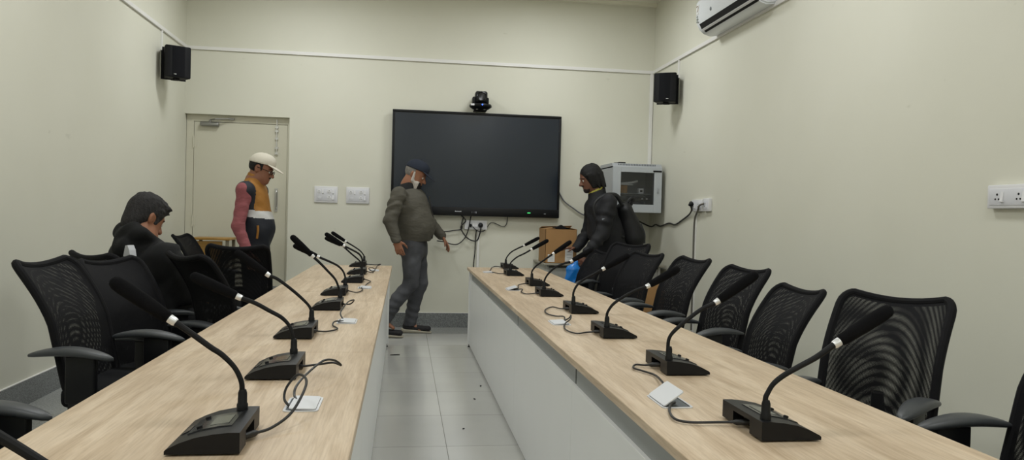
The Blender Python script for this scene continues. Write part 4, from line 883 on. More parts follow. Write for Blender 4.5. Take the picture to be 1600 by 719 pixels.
def eyes_and_brows(root_body, H, f, u, sc_, brow_mat):
    o0 = np.array(root_body.parent.location)
    for q in (-1, 1):
        b = NB(); bmesh.ops.create_uvsphere(b, u_segments=14, v_segments=10, radius=0.0112*sc_)
        p = H(0.0805, q*0.031, -0.0075)-o0; bmesh.ops.translate(b, vec=Vector(p), verts=list(b.verts))
        for fc in b.faces:
            if (fc.calc_center_median()-Vector(p)).normalized().dot(Vector(f)) > 0.86: fc.material_index = 1
        finish('eye', b, [M('eye_white', (205, 200, 192), 0.3), M('dark_iris', (38, 26, 20), 0.2)], root_body)
        b = NB(); tube(b, [H(0.087, q*0.012, 0.014)-o0, H(0.0885, q*0.03, 0.020)-o0, H(0.074, q*0.052, 0.012)-o0], [0.004, 0.005, 0.003], 8); finish('eyebrow', b, brow_mat, root_body)
def cap_obj(parent, H, f, u, sc_, mat, tilt=0.0, brim_len=0.085):
    f = nrm(f); u = nrm(np.asarray(u)-f*np.dot(u, f)); s = np.cross(u, f); c = np.asarray(H(0, 0, 0))
    v = Vol(c-0.26, c+0.26, 0.006)
    v.ell(H(-0.008, 0, 0.034), (0.112*sc_, 0.091*sc_, 0.102*sc_), f, u, 0.01)
    v.ell(H(0.04, 0, 0.075), (0.055*sc_, 0.062*sc_, 0.052*sc_), f, u, 0.03)
    v.half(H(0, 0, 0.038), -u+f*0.10)
    v.ell(H(-0.010, 0, 0.022), (0.100*sc_, 0.080*sc_, 0.088*sc_), f, u, 0.004, 'd')
    o = v.mesh('cap', mat, parent)
    v = Vol(c-0.28, c+0.28, 0.0055)
    fb = nrm(f*0.97-u*0.26); ub = nrm(u*0.97+f*0.26)
    v.ell(H(0.10, 0, 0.040), (0.098*sc_, 0.082*sc_, 0.010*sc_), fb, ub, 0.004)
    v.ell(H(0.10, 0, 0.022), (0.098*sc_, 0.062*sc_, 0.016*sc_), fb, ub, 0.006, 'd')
    v.half(H(0.058, 0, 0), -f)
    v.mesh('cap_brim', mat, o)
    b = NB(); lathe(b, [(0.009, -0.004), (0.009, 0.002), (0.004, 0.006)], aim(Vector(H(-0.002, 0, 0.136))-Vector(parent.location), u), 12); finish('cap_button', b, mat, o)
    return o
def torso_vol(v, pel, wst, chs, neck, left, widths, depths, grow=0.0, k=0.05, fold=None):
    (wp, ww, wc), (dp, dw, dc) = widths, depths; g = grow
    v.ecap(pel, wst, (wp+g, dp+g), (ww+g, dw+g), side=left, k=k, fold=fold); v.ecap(wst, chs, (ww+g, dw+g), (wc+g, dc+g), side=left, k=k, fold=fold)
    v.ecap(chs, neck, (wc*0.85+g, dc*0.8+g), (0.07+g, 0.065+g), side=left, k=k)
def shoe_obj(parent, ank, fd, upper, sole, name='shoe'):
    fd = nrm(V3(fd[0], fd[1], 0)); sd = V3(-fd[1], fd[0], 0); z0 = ank[2]; base = V3(ank[0], ank[1], 0.0)
    v = Vol(base-V3(0.3, 0.3, 0.02), base+V3(0.3, 0.3, 0.22), 0.006)
    v.ecap(base-fd*0.035+V3(0, 0, 0.055), base+fd*0.195+V3(0, 0, 0.048), (0.039, 0.037), (0.044, 0.027), side=sd, k=0.03)
    v.ecap(base-fd*0.02+V3(0, 0, 0.075), base+fd*0.01+V3(0, 0, 0.115), (0.036, 0.05), (0.038, 0.045), side=sd, k=0.03)
    v.half(base+V3(0, 0, 0.026), V3(0, 0, -1)); u_ = v.mesh(name, upper, parent)
    v = Vol(base-V3(0.3, 0.3, 0.03), base+V3(0.3, 0.3, 0.1), 0.005)
    v.ecap(base-fd*0.055+V3(0, 0, 0.030), base+fd*0.205+V3(0, 0, 0.022), (0.045, 0.036), (0.049, 0.026), side=sd, k=0.02)
    v.half(base+V3(0, 0, 0.003), V3(0, 0, -1)); v.half(base+V3(0, 0, 0.046)-fd*0.05, nrm(V3(0, 0, 1)+fd*0.10)); so = v.mesh('shoe_sole', sole, u_)
    b = NB(); org = Vector(parent.location)
    for i in range(4): p = base+fd*(0.03+0.022*i)+V3(0, 0, 0.092-0.012*i); tube(b, [Vector(p-sd*0.022)-org, Vector(p+V3(0, 0, 0.008))-org, Vector(p+sd*0.022)-org], 0.003, 6)
    finish('laces', b, BLKM, u_)

# ---------------------------------------------------------------- the walking man in the olive jacket
def man_mid():
    t = thing('person', 'person in olive jacket, dark cap and grey jeans walking past the big screen', 'person', (0.06, 7.84, 0))
    fw = nrm(V3(0.97, -0.20, 0)); lf = V3(-fw[1], fw[0], 0)
    c = V3(0.108, 7.83, 1.645); f = nrm(V3(0.87, -0.20, -0.44)); u = nrm(V3(0.44, -0.06, 0.89)); s1 = 1.10
    pel, wst, chs, nk = V3(0.10, 7.85, 0.93), V3(0.115, 7.85, 1.10), V3(0.03, 7.85, 1.34), V3(0.035, 7.85, 1.53)
    shR, elR, wrR = chs-lf*0.205+V3(-0.045, 0, 0.085), V3(-0.135, 7.60, 1.165), V3(-0.070, 7.575, 0.975)
    shL, elL, wrL = chs+lf*0.205+V3(0.02, 0, 0.08), V3(0.235, 8.06, 1.19), V3(0.395, 8.04, 1.015)
    hpR, knR, anR = V3(0.085, 7.755, 0.90), V3(0.085, 7.72, 0.535), V3(-0.185, 7.68, 0.17)
    hpL, knL, anL = V3(0.135, 7.935, 0.90), V3(0.185, 7.95, 0.52), V3(0.085, 7.97, 0.11)
    lo, hi = V3(-0.40, 7.35, 0.0), V3(0.72, 8.30, 1.9)
    v = Vol(lo, hi, 0.0065)
    H = head_vol(v, c, f, u, s1, nk)
    torso_vol(v, pel, wst, chs, nk, lf, (0.15, 0.165, 0.165), (0.12, 0.14, 0.115))
    for (sh, el, wr) in ((shR, elR, wrR), (shL, elL, wrL)): v.ecap(sh, el, 0.052, 0.04, k=0.03); v.ecap(el, wr, 0.040, 0.027, k=0.02)
    for (h_, kn, an) in ((hpR, knR, anR), (hpL, knL, anL)): v.ecap(h_, kn, 0.075, 0.05, k=0.04); v.ecap(kn, kn+(an-kn)*0.35+V3(-0.012, 0, 0), 0.05, 0.05, k=0.02); v.ecap(kn+(an-kn)*0.35+V3(-0.012, 0, 0), an, 0.05, 0.034, k=0.02)
    for an in (anR, anL): v.ecap(an, an+fw*0.11+V3(0, 0, -0.075), 0.030, (0.030, 0.014), side=lf, k=0.02)
    hand_vol(v, wrR, V3(0.30, -0.05, -0.95), V3(-0.2, -0.95, -0.03), 0.75, 1.06, 1)
    hand_vol(v, wrL, V3(0.55, -0.02, -0.83), V3(0.80, 0.15, 0.53), 0.45, 1.08, -1, 3.0)
    body = v.mesh('body', SKIN, t)
    eyes_and_brows(body, H, f, u, s1, M('grey_brow_hair', (84, 78, 72), 0.9))
    # beard: white on the jaw sides, dark at the chin
    v = Vol(c-0.25, c+0.25, 0.006)
    v.ell(H(0.040, 0, -0.075), (0.062*s1, 0.066*s1, 0.058*s1), f, u, 0.02); v.ell(H(0.062, 0, -0.125), (0.038*s1, 0.044*s1, 0.050*s1), f, u, 0.03); v.ecap(H(0.066, 0, -0.12), H(0.112, 0, -0.168), (0.040, 0.034), (0.020, 0.018), side=np.cross(u, f), k=0.03)
    for q in (-1, 1): v.ecap(H(0.0, q*0.070, 0.01), H(0.012, q*0.064, -0.07), (0.012, 0.016), (0.014, 0.024), side=f, k=0.02)
    v.ell(H(0.095, 0, -0.02), (0.06*s1, 0.058*s1, 0.042*s1), f, u, 0.01, 'd'); v.ell(H(0.110, 0, -0.069), (0.028*s1, 0.022*s1, 0.008*s1), f, u, 0.008, 'd')
    fn, un, cc = nrm(f), nrm(u), c
    v.mesh('beard', [M('white_beard', (196, 190, 182), 0.95, noise=0.15, nscale=60, bump=0.5, bscale=250), M('black_beard', (30, 28, 28), 0.95, bump=0.5, bscale=250)], body,
           lambda x, y, z: (((x-cc[0])*fn[0]+(y-cc[1])*fn[1]+(z-cc[2])*fn[2]) > 0.078*s1))
    # short hair under the cap
    v = Vol(c-0.2, c+0.2, 0.006); v.ell(H(-0.014, 0, 0.022), (0.098*s1, 0.082*s1, 0.095*s1), f, u, 0.01); v.half(H(0.0, 0, -0.045), -u); v.half(H(0.005, 0, 0), f); v.mesh('hair', M('grey_hair', (120, 116, 110), 0.95, noise=0.3, nscale=60), body)
    cap_obj(t, H, f, u, s1, M('navy_cap_cloth', (25, 33, 48), 0.85, bump=0.2, bscale=400))
    # jacket
    JK = M('olive_jacket_cloth', (80, 77, 68), 0.8, noise=0.10, nscale=10, bump=1.0, bscale=16, stretch=(0.6, 0.6, 1.6))
    v = Vol(lo, hi, 0.008)
    torso_vol(v, pel+V3(0.0, 0, 0.05), wst+V3(0.005, 0, 0.02), chs+V3(0.01, 0, 0), nk-V3(0.005, 0, 0.035), lf, (0.175, 0.195, 0.19), (0.155, 0.185, 0.150), 0.0, 0.06, fold=(0.011, 62, 0.4))
    v.ell(V3(0.160, 7.84, 1.11), (0.125, 0.165, 0.19), fw, V3(0, 0, 1), 0.06)
    v.ell(V3(0.145, 7.83, 1.31), (0.095, 0.135, 0.17), fw, V3(0, 0, 1), 0.07)
    for (sh, el, wr, ph) in ((shR, elR, wrR, 0.0), (shL, elL, wrL, 1.3)):
        v.ecap(sh, el, 0.080, 0.066, k=0.05, fold=(0.012, 120, ph)); v.ecap(el, wr, 0.066, 0.048, k=0.02, fold=(0.009, 130, ph+1)); v.ecap(wr+(el-wr)*0.10, wr+(el-wr)*0.02, 0.050, 0.048, k=0.008)
    v.half(V3(0.1, 7.85, 0.955), nrm(V3(0.05, 0, -1)))
    for (el, wr) in ((elR, wrR), (elL, wrL)): pass
    jk = v.mesh('jacket', JK, t)
    v = Vol(c-0.3, c+0.3, 0.006); v.ecap(nk+V3(-0.01, 0, -0.065), nk+V3(0.050, 0, 0.065), (0.098, 0.094), (0.084, 0.084), side=lf, k=0.02); v.ecap(nk+V3(0.035, 0, 0.02), nk+V3(0.10, 0, 0.16), (0.072, 0.074), side=lf, k=0.01, op='d'); v.half(nk+V3(0.04, 0, 0.062), nrm(V3(0.25, 0, 1))); v.mesh('jacket_collar', M('black_knit_collar', (30, 31, 32), 0.9), jk)
    b = NB(); org = Vector(t.location); tube(b, [Vector(p)-org for p in (V3(0.247, 7.795, 1.42), V3(0.262, 7.79, 1.33), V3(0.290, 7.79, 1.22), V3(0.302, 7.79, 1.12), V3(0.288, 7.80, 0.99))], 0.006, 8); finish('jacket_zip', b, M('dark_zip', (46, 45, 42), 0.5, 0.3), jk)
    # jeans
    JE = M('grey_denim', (70, 71, 75), 0.85, noise=0.5, nscale=4.5, bump=0.15, bscale=300)
    v = Vol(V3(-0.4, 7.45, 0.02), V3(0.5, 8.2, 1.1), 0.008)
    v.ecap(V3(0.10, 7.85, 0.97), V3(0.10, 7.85, 0.88), (0.162, 0.135), (0.165, 0.14), side=lf, k=0.04)
    for (h_, kn, an, ph) in ((hpR, knR, anR, 0), (hpL, knL, anL, 2)):
        m_ = kn+(an-kn)*0.4+V3(-0.014, 0, 0)
        v.ecap(h_, kn, (0.098, 0.105), (0.072, 0.076), side=lf, k=0.05, fold=(0.006, 80, ph)); v.ecap(kn, m_, (0.070, 0.076), (0.066, 0.070), side=lf, k=0.02, fold=(0.006, 110, ph)); v.ecap(m_, an+V3(0, 0, -0.02), (0.066, 0.070), (0.060, 0.066), side=lf, k=0.02, fold=(0.007, 150, ph))
    v.half(V3(0.085, 7.97, 0.075), V3(0, 0, -1))
    v.mesh('jeans', JE, t)
    shoe_obj(t, V3(0.085, 7.97, 0.1), (1, -0.08), M('dark_shoe_knit', (34, 33, 35), 0.8, noise=0.2, nscale=60), M('cream_sole', (176, 170, 152), 0.6))
    # the trailing foot is on its toes behind the table
    shoe_obj(t, V3(-0.205, 7.68, 0.1), (1, -0.10), M('dark_shoe_knit', (34, 33, 35), 0.8), M('cream_sole', (176, 170, 152), 0.6))
man_mid()

# ---------------------------------------------------------------- the man in the cream cap by the door
def man_door():
    t = thing('person', 'person in cream cap and navy, mustard and white vest by the cream door', 'person', (-1.40, 7.40, 0))
    fw = nrm(V3(0.985, -0.17, 0)); lf = V3(-fw[1], fw[0], 0)
    c = V3(-1.330, 7.40, 1.610); f = nrm(V3(0.94, -0.10, -0.30)); u = nrm(V3(0.30, 0, 0.95)); s1 = 1.06
    pel, wst, chs, nk = V3(-1.375, 7.40, 0.90), V3(-1.355, 7.40, 1.08), V3(-1.40, 7.40, 1.335), V3(-1.395, 7.40, 1.495)
    shR, elR, wrR = chs-lf*0.185+V3(-0.01, 0, 0.075), V3(-1.475, 7.165, 1.09), V3(-1.385, 7.15, 0.86)
    shL, elL, wrL = chs+lf*0.185+V3(0.0, 0, 0.075), V3(-1.45, 7.63, 1.09), V3(-1.42, 7.61, 0.86)
    lo, hi = V3(-1.78, 6.95, 0.0), V3(-0.95, 7.85, 1.88)
    v = Vol(lo, hi, 0.0065); H = head_vol(v, c, f, u, s1, nk)
    torso_vol(v, pel, wst, chs, nk, lf, (0.145, 0.15, 0.155), (0.105, 0.12, 0.105))
    for (sh, el, wr) in ((shR, elR, wrR), (shL, elL, wrL)): v.ecap(sh, el, 0.048, 0.038, k=0.03); v.ecap(el, wr, 0.038, 0.026, k=0.02)
    legs = []
    for q in (-1, 1):
        hp = pel+lf*q*0.085+V3(0, 0, -0.03); kn = V3(hp[0]+0.015, hp[1], 0.50); an = V3(hp[0]-0.02, hp[1], 0.10); legs.append((hp, kn, an))
        v.ecap(hp, kn, 0.075, 0.05, k=0.04); v.ecap(kn, an, 0.052, 0.034, k=0.02); v.ecap(an, an+fw*0.11+V3(0, 0, -0.075), 0.030, (0.030, 0.014), side=lf, k=0.02)
    hand_vol(v, wrR, V3(0.25, 0.0, -0.96), V3(-0.1, -0.98, 0), 0.5, 1.0, 1); hand_vol(v, wrL, V3(0.3, 0.0, -0.95), V3(-0.1, 0.98, 0), 0.5, 1.0, -1)
    body = v.mesh('body', SKIND, t); HB = M('black_hair', (12, 11, 12), 0.6, bump=0.6, bscale=220, spec=0.35, stretch=(1, 1, 0.25))
    eyes_and_brows(body, H, f, u, s1, HB)
    v = Vol(c-0.2, c+0.2, 0.006); v.ell(H(-0.012, 0, 0.020), (0.100*s1, 0.082*s1, 0.096*s1), f, u, 0.01); v.half(H(0, 0, -0.048), nrm(-u-f*0.2)); v.half(H(0.028, 0, 0), f); v.ell(H(-0.012, 0.08, -0.012), (0.026*s1, 0.03*s1, 0.038*s1), f, u, 0.005, 'd'); v.ell(H(-0.012, -0.08, -0.012), (0.026*s1, 0.03*s1, 0.038*s1), f, u, 0.005, 'd'); v.mesh('hair', HB, body)
    v = Vol(c-0.2, c+0.2, 0.0055); v.ell(H(0.094, 0, -0.055), (0.013*s1, 0.026*s1, 0.006*s1), f, u, 0.005); v.mesh('moustache', HB, body)
    cap_obj(t, H, f, u, s1, M('cream_cap_cloth', (205, 199, 184), 0.85, bump=0.2, bscale=400))
    # glasses
    o0 = Vector(t.location); b = NB()
    for q in (-1, 1):
        cen = [H(0.103, q*0.031, -0.008)+0.021*s1*(np.cross(u, f)*math.cos(a)+u*0.8*math.sin(a)) for a in np.linspace(0, 2*PI, 16, endpoint=False)]
        tube(b, [Vector(p)-o0 for p in cen], 0.0028, 6, smooth=False, closed=True); tube(b, [Vector(H(0.102, q*0.052, -0.004))-o0, Vector(H(0.05, q*0.079, 0.0))-o0, Vector(H(-0.02, q*0.084, 0.004))-o0], 0.0025, 6)
    tube(b, [Vector(H(0.106, -0.011, -0.005))-o0, Vector(H(0.110, 0, -0.002))-o0, Vector(H(0.106, 0.011, -0.005))-o0], 0.0025, 6); finish('glasses', b, BLKG, body)
    # pink knit sleeves
    v = Vol(lo, hi, 0.008)
    for (sh, el, wr, ph) in ((shR, elR, wrR, 0.2), (shL, elL, wrL, 1.0)): v.ecap(sh+V3(0.0, 0, -0.065), el, 0.064, 0.053, k=0.03, fold=(0.005, 120, ph)); v.ecap(el, wr, 0.054, 0.043, k=0.02, fold=(0.005, 140, ph))
    v.ecap(shR, shL, 0.07, k=0.03)
    v.mesh('sweater', M('dusty_pink_knit', (146, 84, 88), 0.95, noise=0.10, nscale=40, bump=0.9, bscale=20, stretch=(0.6, 0.6, 1.6)), t)
    # vest: colour blocked
    NV, MU, WH = M('navy_quilt', (21, 26, 37), 0.7, bump=0.1, bscale=80), M('mustard_cloth', (158, 108, 42), 0.75, bump=0.7, bscale=20), M('white_vest_band', (205, 205, 204), 0.7)
    v = Vol(lo, hi, 0.008)
    torso_vol(v, pel+V3(0.005, 0, 0.03), wst+V3(0.005, 0, 0), chs, nk-V3(0, 0, 0.02), lf, (0.160, 0.165, 0.175), (0.128, 0.138, 0.132), 0.0, 0.05, fold=(0.006, 60, 0.2))
    v.ecap(chs-lf*0.165+V3(-0.005, 0, 0.070), chs+lf*0.165+V3(-0.005, 0, 0.070), (0.085, 0.085), side=V3(0, 0, 1), k=0.04)
    v.ecap(nk+V3(-0.012, 0, -0.06), nk+V3(0.030, 0, 0.065), (0.086, 0.084), (0.076, 0.078), side=lf, k=0.03); v.ecap(nk+V3(0.02, 0, 0.02), nk+V3(0.055, 0, 0.14), 0.065, k=0.01, op='d')
    v.half(pel+V3(0, 0, -0.04), V3(0, 0, -1)); v.half(nk+V3(0.02, 0, 0.060), nrm(V3(0.35, 0, 1)))
    for (sh, el) in ((shR, elR), (shL, elL)): v.ecap(sh+nrm((sh-chs)*V3(1, 1, 0))*0.065+V3(0.012, 0, -0.095), el, (0.072, 0.074), (0.062, 0.062), k=0.012, op='d')
    def vest(x, y, z):
        fr = (x+1.40)*fw[0]+(y-7.40)*fw[1]
        band = 1.175-0.10*(fr-0.10)+0.0*z; m = np.zeros(len(x))
        m[(fr > 0.015) & (z > band+0.055)] = 1
        lat = np.abs((x+1.40)*lf[0]+(y-7.40)*lf[1]); m[(lat > 0.150) & (z > band+0.03)] = 0
        m[(z > 1.485) & (lat < 0.10)] = 1
        m[(z > band-0.010) & (z <= band+0.055) & (fr > -0.02)] = 2
        return m
    vs = v.mesh('vest', [NV, MU, WH], t, vest)
    b = NB(); tube(b, [Vector(p)-o0 for p in (V3(-1.318, 7.215, 1.10), V3(-1.316, 7.215, 1.05), V3(-1.325, 7.225, 0.985))], 0.010, 8, flat=(0, 1, 0)); finish('pocket_trim', b, MU, vs)
    v = Vol(V3(-1.75, 7.0, 0.02), V3(-1.0, 7.8, 1.05), 0.009); TR = M('black_trouser_cloth', (19, 21, 26), 0.85)
    v.ecap(pel+V3(0, 0, 0.03), pel+V3(0, 0, -0.05), (0.155, 0.125), side=lf, k=0.04)
    for (hp, kn, an) in legs: v.ecap(hp, kn, (0.092, 0.098), (0.07, 0.075), side=lf, k=0.04, fold=(0.003, 60, 0)); v.ecap(kn, an, (0.068, 0.072), (0.055, 0.06), side=lf, k=0.02, fold=(0.004, 90, 0))
    v.half(V3(0, 0, 0.06), V3(0, 0, -1)); v.mesh('trousers', TR, t)
    for (hp, kn, an) in legs: shoe_obj(t, an, fw, M('black_leather', (30, 29, 30), 0.4), BLKM)
    t.location += Vector((0.045, -0.25, 0))
man_door()

# ---------------------------------------------------------------- the long haired man with the backpack
def man_right():
    t = thing('person', 'person with long black hair and backpack leaning over the side desk', 'person', (2.05, 7.42, 0))
    fw = nrm(V3(-0.99, -0.08, 0)); lf = V3(-fw[1], fw[0], 0)
    c = V3(1.822, 7.42, 1.650); f = nrm(V3(-0.93, -0.06, -0.34)); u = nrm(V3(-0.34, 0, 0.94)); s1 = 1.08
    pel, wst, chs, nk = V3(2.07, 7.42, 0.93), V3(2.00, 7.42, 1.10), V3(1.945, 7.42, 1.33), V3(1.905, 7.42, 1.505)
    shL, elL, wrL = chs+lf*0.185+V3(0.015, 0, 0.075), V3(1.905, 7.19, 1.09), V3(1.745, 7.15, 0.90)
    shR, elR, wrR = chs-lf*0.185+V3(-0.01, 0, 0.075), V3(1.87, 7.62, 1.10), V3(1.730, 7.55, 0.930)
    lo, hi = V3(1.45, 6.9, 0.0), V3(2.62, 7.95, 1.9)
    v = Vol(lo, hi, 0.0065); H = head_vol(v, c, f, u, s1, nk)
    torso_vol(v, pel, wst, chs, nk, lf, (0.145, 0.15, 0.16), (0.10, 0.115, 0.105))
    for (sh, el, wr) in ((shR, elR, wrR), (shL, elL, wrL)): v.ecap(sh, el, 0.05, 0.039, k=0.03); v.ecap(el, wr, 0.039, 0.026, k=0.02)
    legs = []
    for q in (-1, 1):
        hp = pel+lf*q*0.085+V3(0, 0, -0.03); kn = V3(hp[0]-0.01, hp[1], 0.50); an = V3(hp[0]+0.02, hp[1], 0.10); legs.append((hp, kn, an))
        v.ecap(hp, kn, 0.075, 0.05, k=0.04); v.ecap(kn, an, 0.052, 0.034, k=0.02); v.ecap(an, an+fw*0.11+V3(0, 0, -0.075), 0.030, (0.030, 0.014), side=lf, k=0.02)
    hand_vol(v, wrL, V3(-0.55, -0.02, -0.83), V3(-0.45, -0.85, 0.3), 1.0, 1.0, -1); hand_vol(v, wrR, V3(-0.93, -0.03, -0.03), V3(0.0, 0.15, 0.98), 0.35, 1.0, 1)
    body = v.mesh('body', M('deep_brown_skin', (112, 74, 56), 0.55, noise=0.06, nscale=25), t); HB = M('black_hair', (12, 11, 12), 0.6, bump=0.6, bscale=220, spec=0.35, stretch=(1, 1, 0.25))
    eyes_and_brows(body, H, f, u, s1, HB)
    v = Vol(c-0.3, c+0.3, 0.006)
    v.ell(H(-0.018, 0, 0.022), (0.108*s1, 0.090*s1, 0.108*s1), f, u, 0.02); v.ell(H(-0.035, 0, -0.060), (0.082*s1, 0.086*s1, 0.080*s1), f, u, 0.04)
    for q in (-1, 1): v.ecap(H(0.010, q*0.078, 0.03), H(0.012, q*0.074, -0.095), (0.034, 0.014), (0.022, 0.010), side=f, k=0.02)
    v.ell(H(0.095, 0, -0.03), (0.072*s1, 0.070*s1, 0.085*s1), f, u, 0.01, 'd'); v.ecap(H(0.02, 0, -0.06), H(0.01, 0, -0.16), (0.05, 0.055), side=np.cross(u, f), k=0.02, op='d'); v.half(H(-0.03, 0, -0.118), nrm(-u-0.05*f))
    rs = random.Random(8)
    for i in range(64):
        a_ = rs.uniform(0.62, 1.38)*PI if i % 4 else rs.uniform(0.40, 1.60)*PI; e_ = rs.uniform(0.5, 1.25)
        p0 = H(-0.018+0.106*math.cos(a_)*math.cos(e_), 0.088*math.sin(a_)*math.cos(e_), 0.022+0.106*math.sin(e_)); p1 = H(-0.018+0.106*math.cos(a_), 0.090*math.sin(a_), 0.012); p2 = H(-0.030+0.085*math.cos(a_+0.06), 0.088*math.sin(a_+0.06), rs.uniform(-0.128, -0.105))
        v.ecap(p0, p1, 0.008, 0.009, k=0.005); v.ecap(p1, p2, 0.009, 0.006, k=0.005)
    v.mesh('hair', HB, body)
    v = Vol(c-0.25, c+0.25, 0.0055)
    v.ell(H(0.066, 0, -0.098), (0.034*s1, 0.042*s1, 0.033*s1), f, u, 0.02); v.ell(H(0.094, 0, -0.054), (0.014*s1, 0.030*s1, 0.007*s1), f, u, 0.008); v.ell(H(0.105, 0, -0.070), (0.03*s1, 0.022*s1, 0.010*s1), f, u, 0.005, 'd')
    for q in (-1, 1): v.ecap(H(0.02, q*0.058, -0.05), H(0.055, q*0.038, -0.098), 0.011, k=0.02)
    v.mesh('beard', M('dark_stubble', (38, 30, 28), 0.95, bump=0.5, bscale=250), body)
    # yellow collar
    v = Vol(c-0.35, c+0.3, 0.006); v.ecap(nk+V3(0.005, 0, -0.05), nk+V3(-0.030, 0, 0.055), (0.086, 0.086), (0.078, 0.080), side=lf, k=0.02); v.ecap(nk+V3(-0.02, 0, 0.02), nk+V3(-0.065, 0, 0.14), 0.068, k=0.01, op='d'); v.half(nk+V3(-0.015, 0, 0.040), nrm(V3(-0.55, 0, 1))); v.mesh('shirt_collar', M('yellow_cloth', (190, 184, 84), 0.8), t)
    JK = M('dark_navy_jacket', (17, 18, 23), 0.75, noise=0.1, nscale=12, bump=0.12, bscale=60)
    v = Vol(lo, hi, 0.008)
    torso_vol(v, pel+V3(0.0, 0, 0.02), wst, chs, nk-V3(0, 0, 0.045), lf, (0.18, 0.185, 0.185), (0.15, 0.17, 0.15), 0.0, 0.05, fold=(0.010, 60, 0.8))
    for (sh, el, wr, ph) in ((shR, elR, wrR, 0.5), (shL, elL, wrL, 1.7)):
        v.ecap(sh, el, 0.082, 0.068, k=0.05, fold=(0.011, 120, ph)); v.ecap(el, wr, 0.068, 0.050, k=0.02, fold=(0.010, 140, ph))
    v.ecap(nk-V3(0, 0, 0.06), nk+V3(-0.012, 0, 0.030), (0.098, 0.095), (0.090, 0.089), side=lf, k=0.03); v.ecap(nk+V3(-0.01, 0, -0.01), nk+V3(-0.03, 0, 0.09), 0.079, k=0.01, op='d')
    v.half(pel+V3(0, 0, -0.10), V3(0, 0, -1)); v.half(nk+V3(0, 0, 0.026), nrm(V3(-0.40, 0, 1)))
    jk = v.mesh('jacket', JK, t)
    b = NB(); bx(b, -0.017, 0.017, -0.002, 0.002, -0.008, 0.008, 0.001, mat=Matrix.Translation(Vector((1.902, 7.142, 1.235))-Vector(t.location)) @ Matrix.Rotation(-0.1, 4, 'X')); finish('sleeve_patch', b, M('grey_patch', (128, 134, 142), 0.7), jk)
    # trousers and shoes
    v = Vol(V3(1.7, 7.05, 0.02), V3(2.4, 7.8, 1.05), 0.009)
    v.ecap(pel+V3(0, 0, 0.03), pel+V3(0, 0, -0.05), (0.155, 0.125), side=lf, k=0.04)
    for (hp, kn, an) in legs: v.ecap(hp, kn, (0.092, 0.098), (0.07, 0.075), side=lf, k=0.04); v.ecap(kn, an, (0.068, 0.072), (0.055, 0.06), side=lf, k=0.02)
    v.half(V3(0, 0, 0.06), V3(0, 0, -1)); v.mesh('trousers', M('black_trouser_cloth', (19, 21, 26), 0.85), t)
    for (hp, kn, an) in legs: shoe_obj(t, an, fw, M('black_leather', (30, 29, 30), 0.4), BLKM)
    # backpack (a thing he carries)
    bp = thing('backpack', 'black backpack on the back of the long haired man', 'backpack', (2.25, 7.43, 0.95)); BPK = M('black_nylon', (15, 16, 19), 0.6, bump=0.1, bscale=90)
    v = Vol(V3(1.8, 7.0, 0.8), V3(2.6, 7.85, 1.65), 0.008)
    v.ecap(V3(2.185, 7.43, 1.33), V3(2.285, 7.43, 1.06), (0.135, 0.085), (0.155, 0.125), side=lf, k=0.04, fold=(0.004, 50, 0)); v.ecap(V3(2.27, 7.43, 1.20), V3(2.30, 7.43, 1.06), (0.115, 0.07), (0.12, 0.085), side=lf, k=0.02)
    v.half(V3(2.2, 7.4, 0.965), V3(-0.1, 0, -1)); pk = v.mesh('pack', BPK, bp)
    o0 = Vector(bp.location)
    for q in (-1, 1):
        pts = [V3(2.13, 7.43, 1.395)+lf*q*0.09, V3(2.06, 7.43, 1.475)+lf*q*0.10, V3(1.93, 7.43, 1.462)+lf*q*0.112, V3(1.835, 7.43, 1.37)+lf*q*0.125, V3(1.872, 7.43, 1.20)+lf*q*0.150, V3(2.0, 7.43, 1.10)+lf*q*0.185, V3(2.14, 7.43, 1.06)+lf*q*0.155]
        b = NB(); tube(b, [Vector(p)-o0 for p in pts], [0.022, 0.026, 0.026, 0.024, 0.014, 0.012, 0.012], 10); finish('shoulder_strap', b, BPK, bp)
    b = NB(); tube(b, [Vector(p)-o0 for p in (V3(2.20, 7.40, 1.40), V3(2.245, 7.40, 1.452), V3(2.275, 7.41, 1.445), V3(2.255, 7.42, 1.385))], 0.016, 10); finish('carry_handle', b, BPK, bp)
    b = NB(); tube(b, [Vector(p)-o0 for p in (V3(2.33, 7.30, 1.20), V3(2.385, 7.34, 1.10), V3(2.395, 7.36, 1.0))], 0.006, 8); finish('zip', b, M('grey_zip', (92, 95, 102), 0.4, 0.5), bp)
    b = NB(); tube(b, [wrL+V3(-0.003, 0, 0.002)-V3(1.745, 7.15, 0.90)+0.033*V3(math.cos(a)*0.8, math.sin(a), -0.55*math.cos(a)) for a in np.linspace(0, 2*PI, 16, endpoint=False)], 0.006, 8, smooth=False, closed=True); o = bpb = finish('bracelet', b, M('brass', (150, 124, 74), 0.35, 0.8), None); o.location = tuple(wrL+V3(-0.02, 0, -0.02)); tag(o, 'brass coloured bracelet on the wrist above the blue bag', 'bracelet')
    # blue plastic bag in his hand
    v = Vol(V3(1.45, 6.9, 0.45), V3(1.85, 7.4, 0.95), 0.006)
    bc = V3(1.635, 7.145, 0.715)
    v.ecap(bc+V3(0, 0, 0.015), bc+V3(0, 0, -0.10), (0.072, 0.045), (0.085, 0.05), side=V3(1, 0, 0), k=0.03, fold=(0.006, 70, 0.3)); v.ecap(bc+V3(0, 0, 0.03), bc+V3(0.035, 0, 0.100), (0.05, 0.03), (0.014, 0.012), side=V3(1, 0, 0), k=0.03, fold=(0.003, 110, 0))
    bg = thing('plastic_bag', 'bright blue plastic bag held low by the man with the backpack', 'bag', tuple(bc)); v.mesh('bag', M('bright_blue_plastic', (24, 120, 204), 0.3, bump=0.25, bscale=40), bg)
    for o in (t, bp, bg, bpb): o.location += Vector((0.03, 0.115, 0))
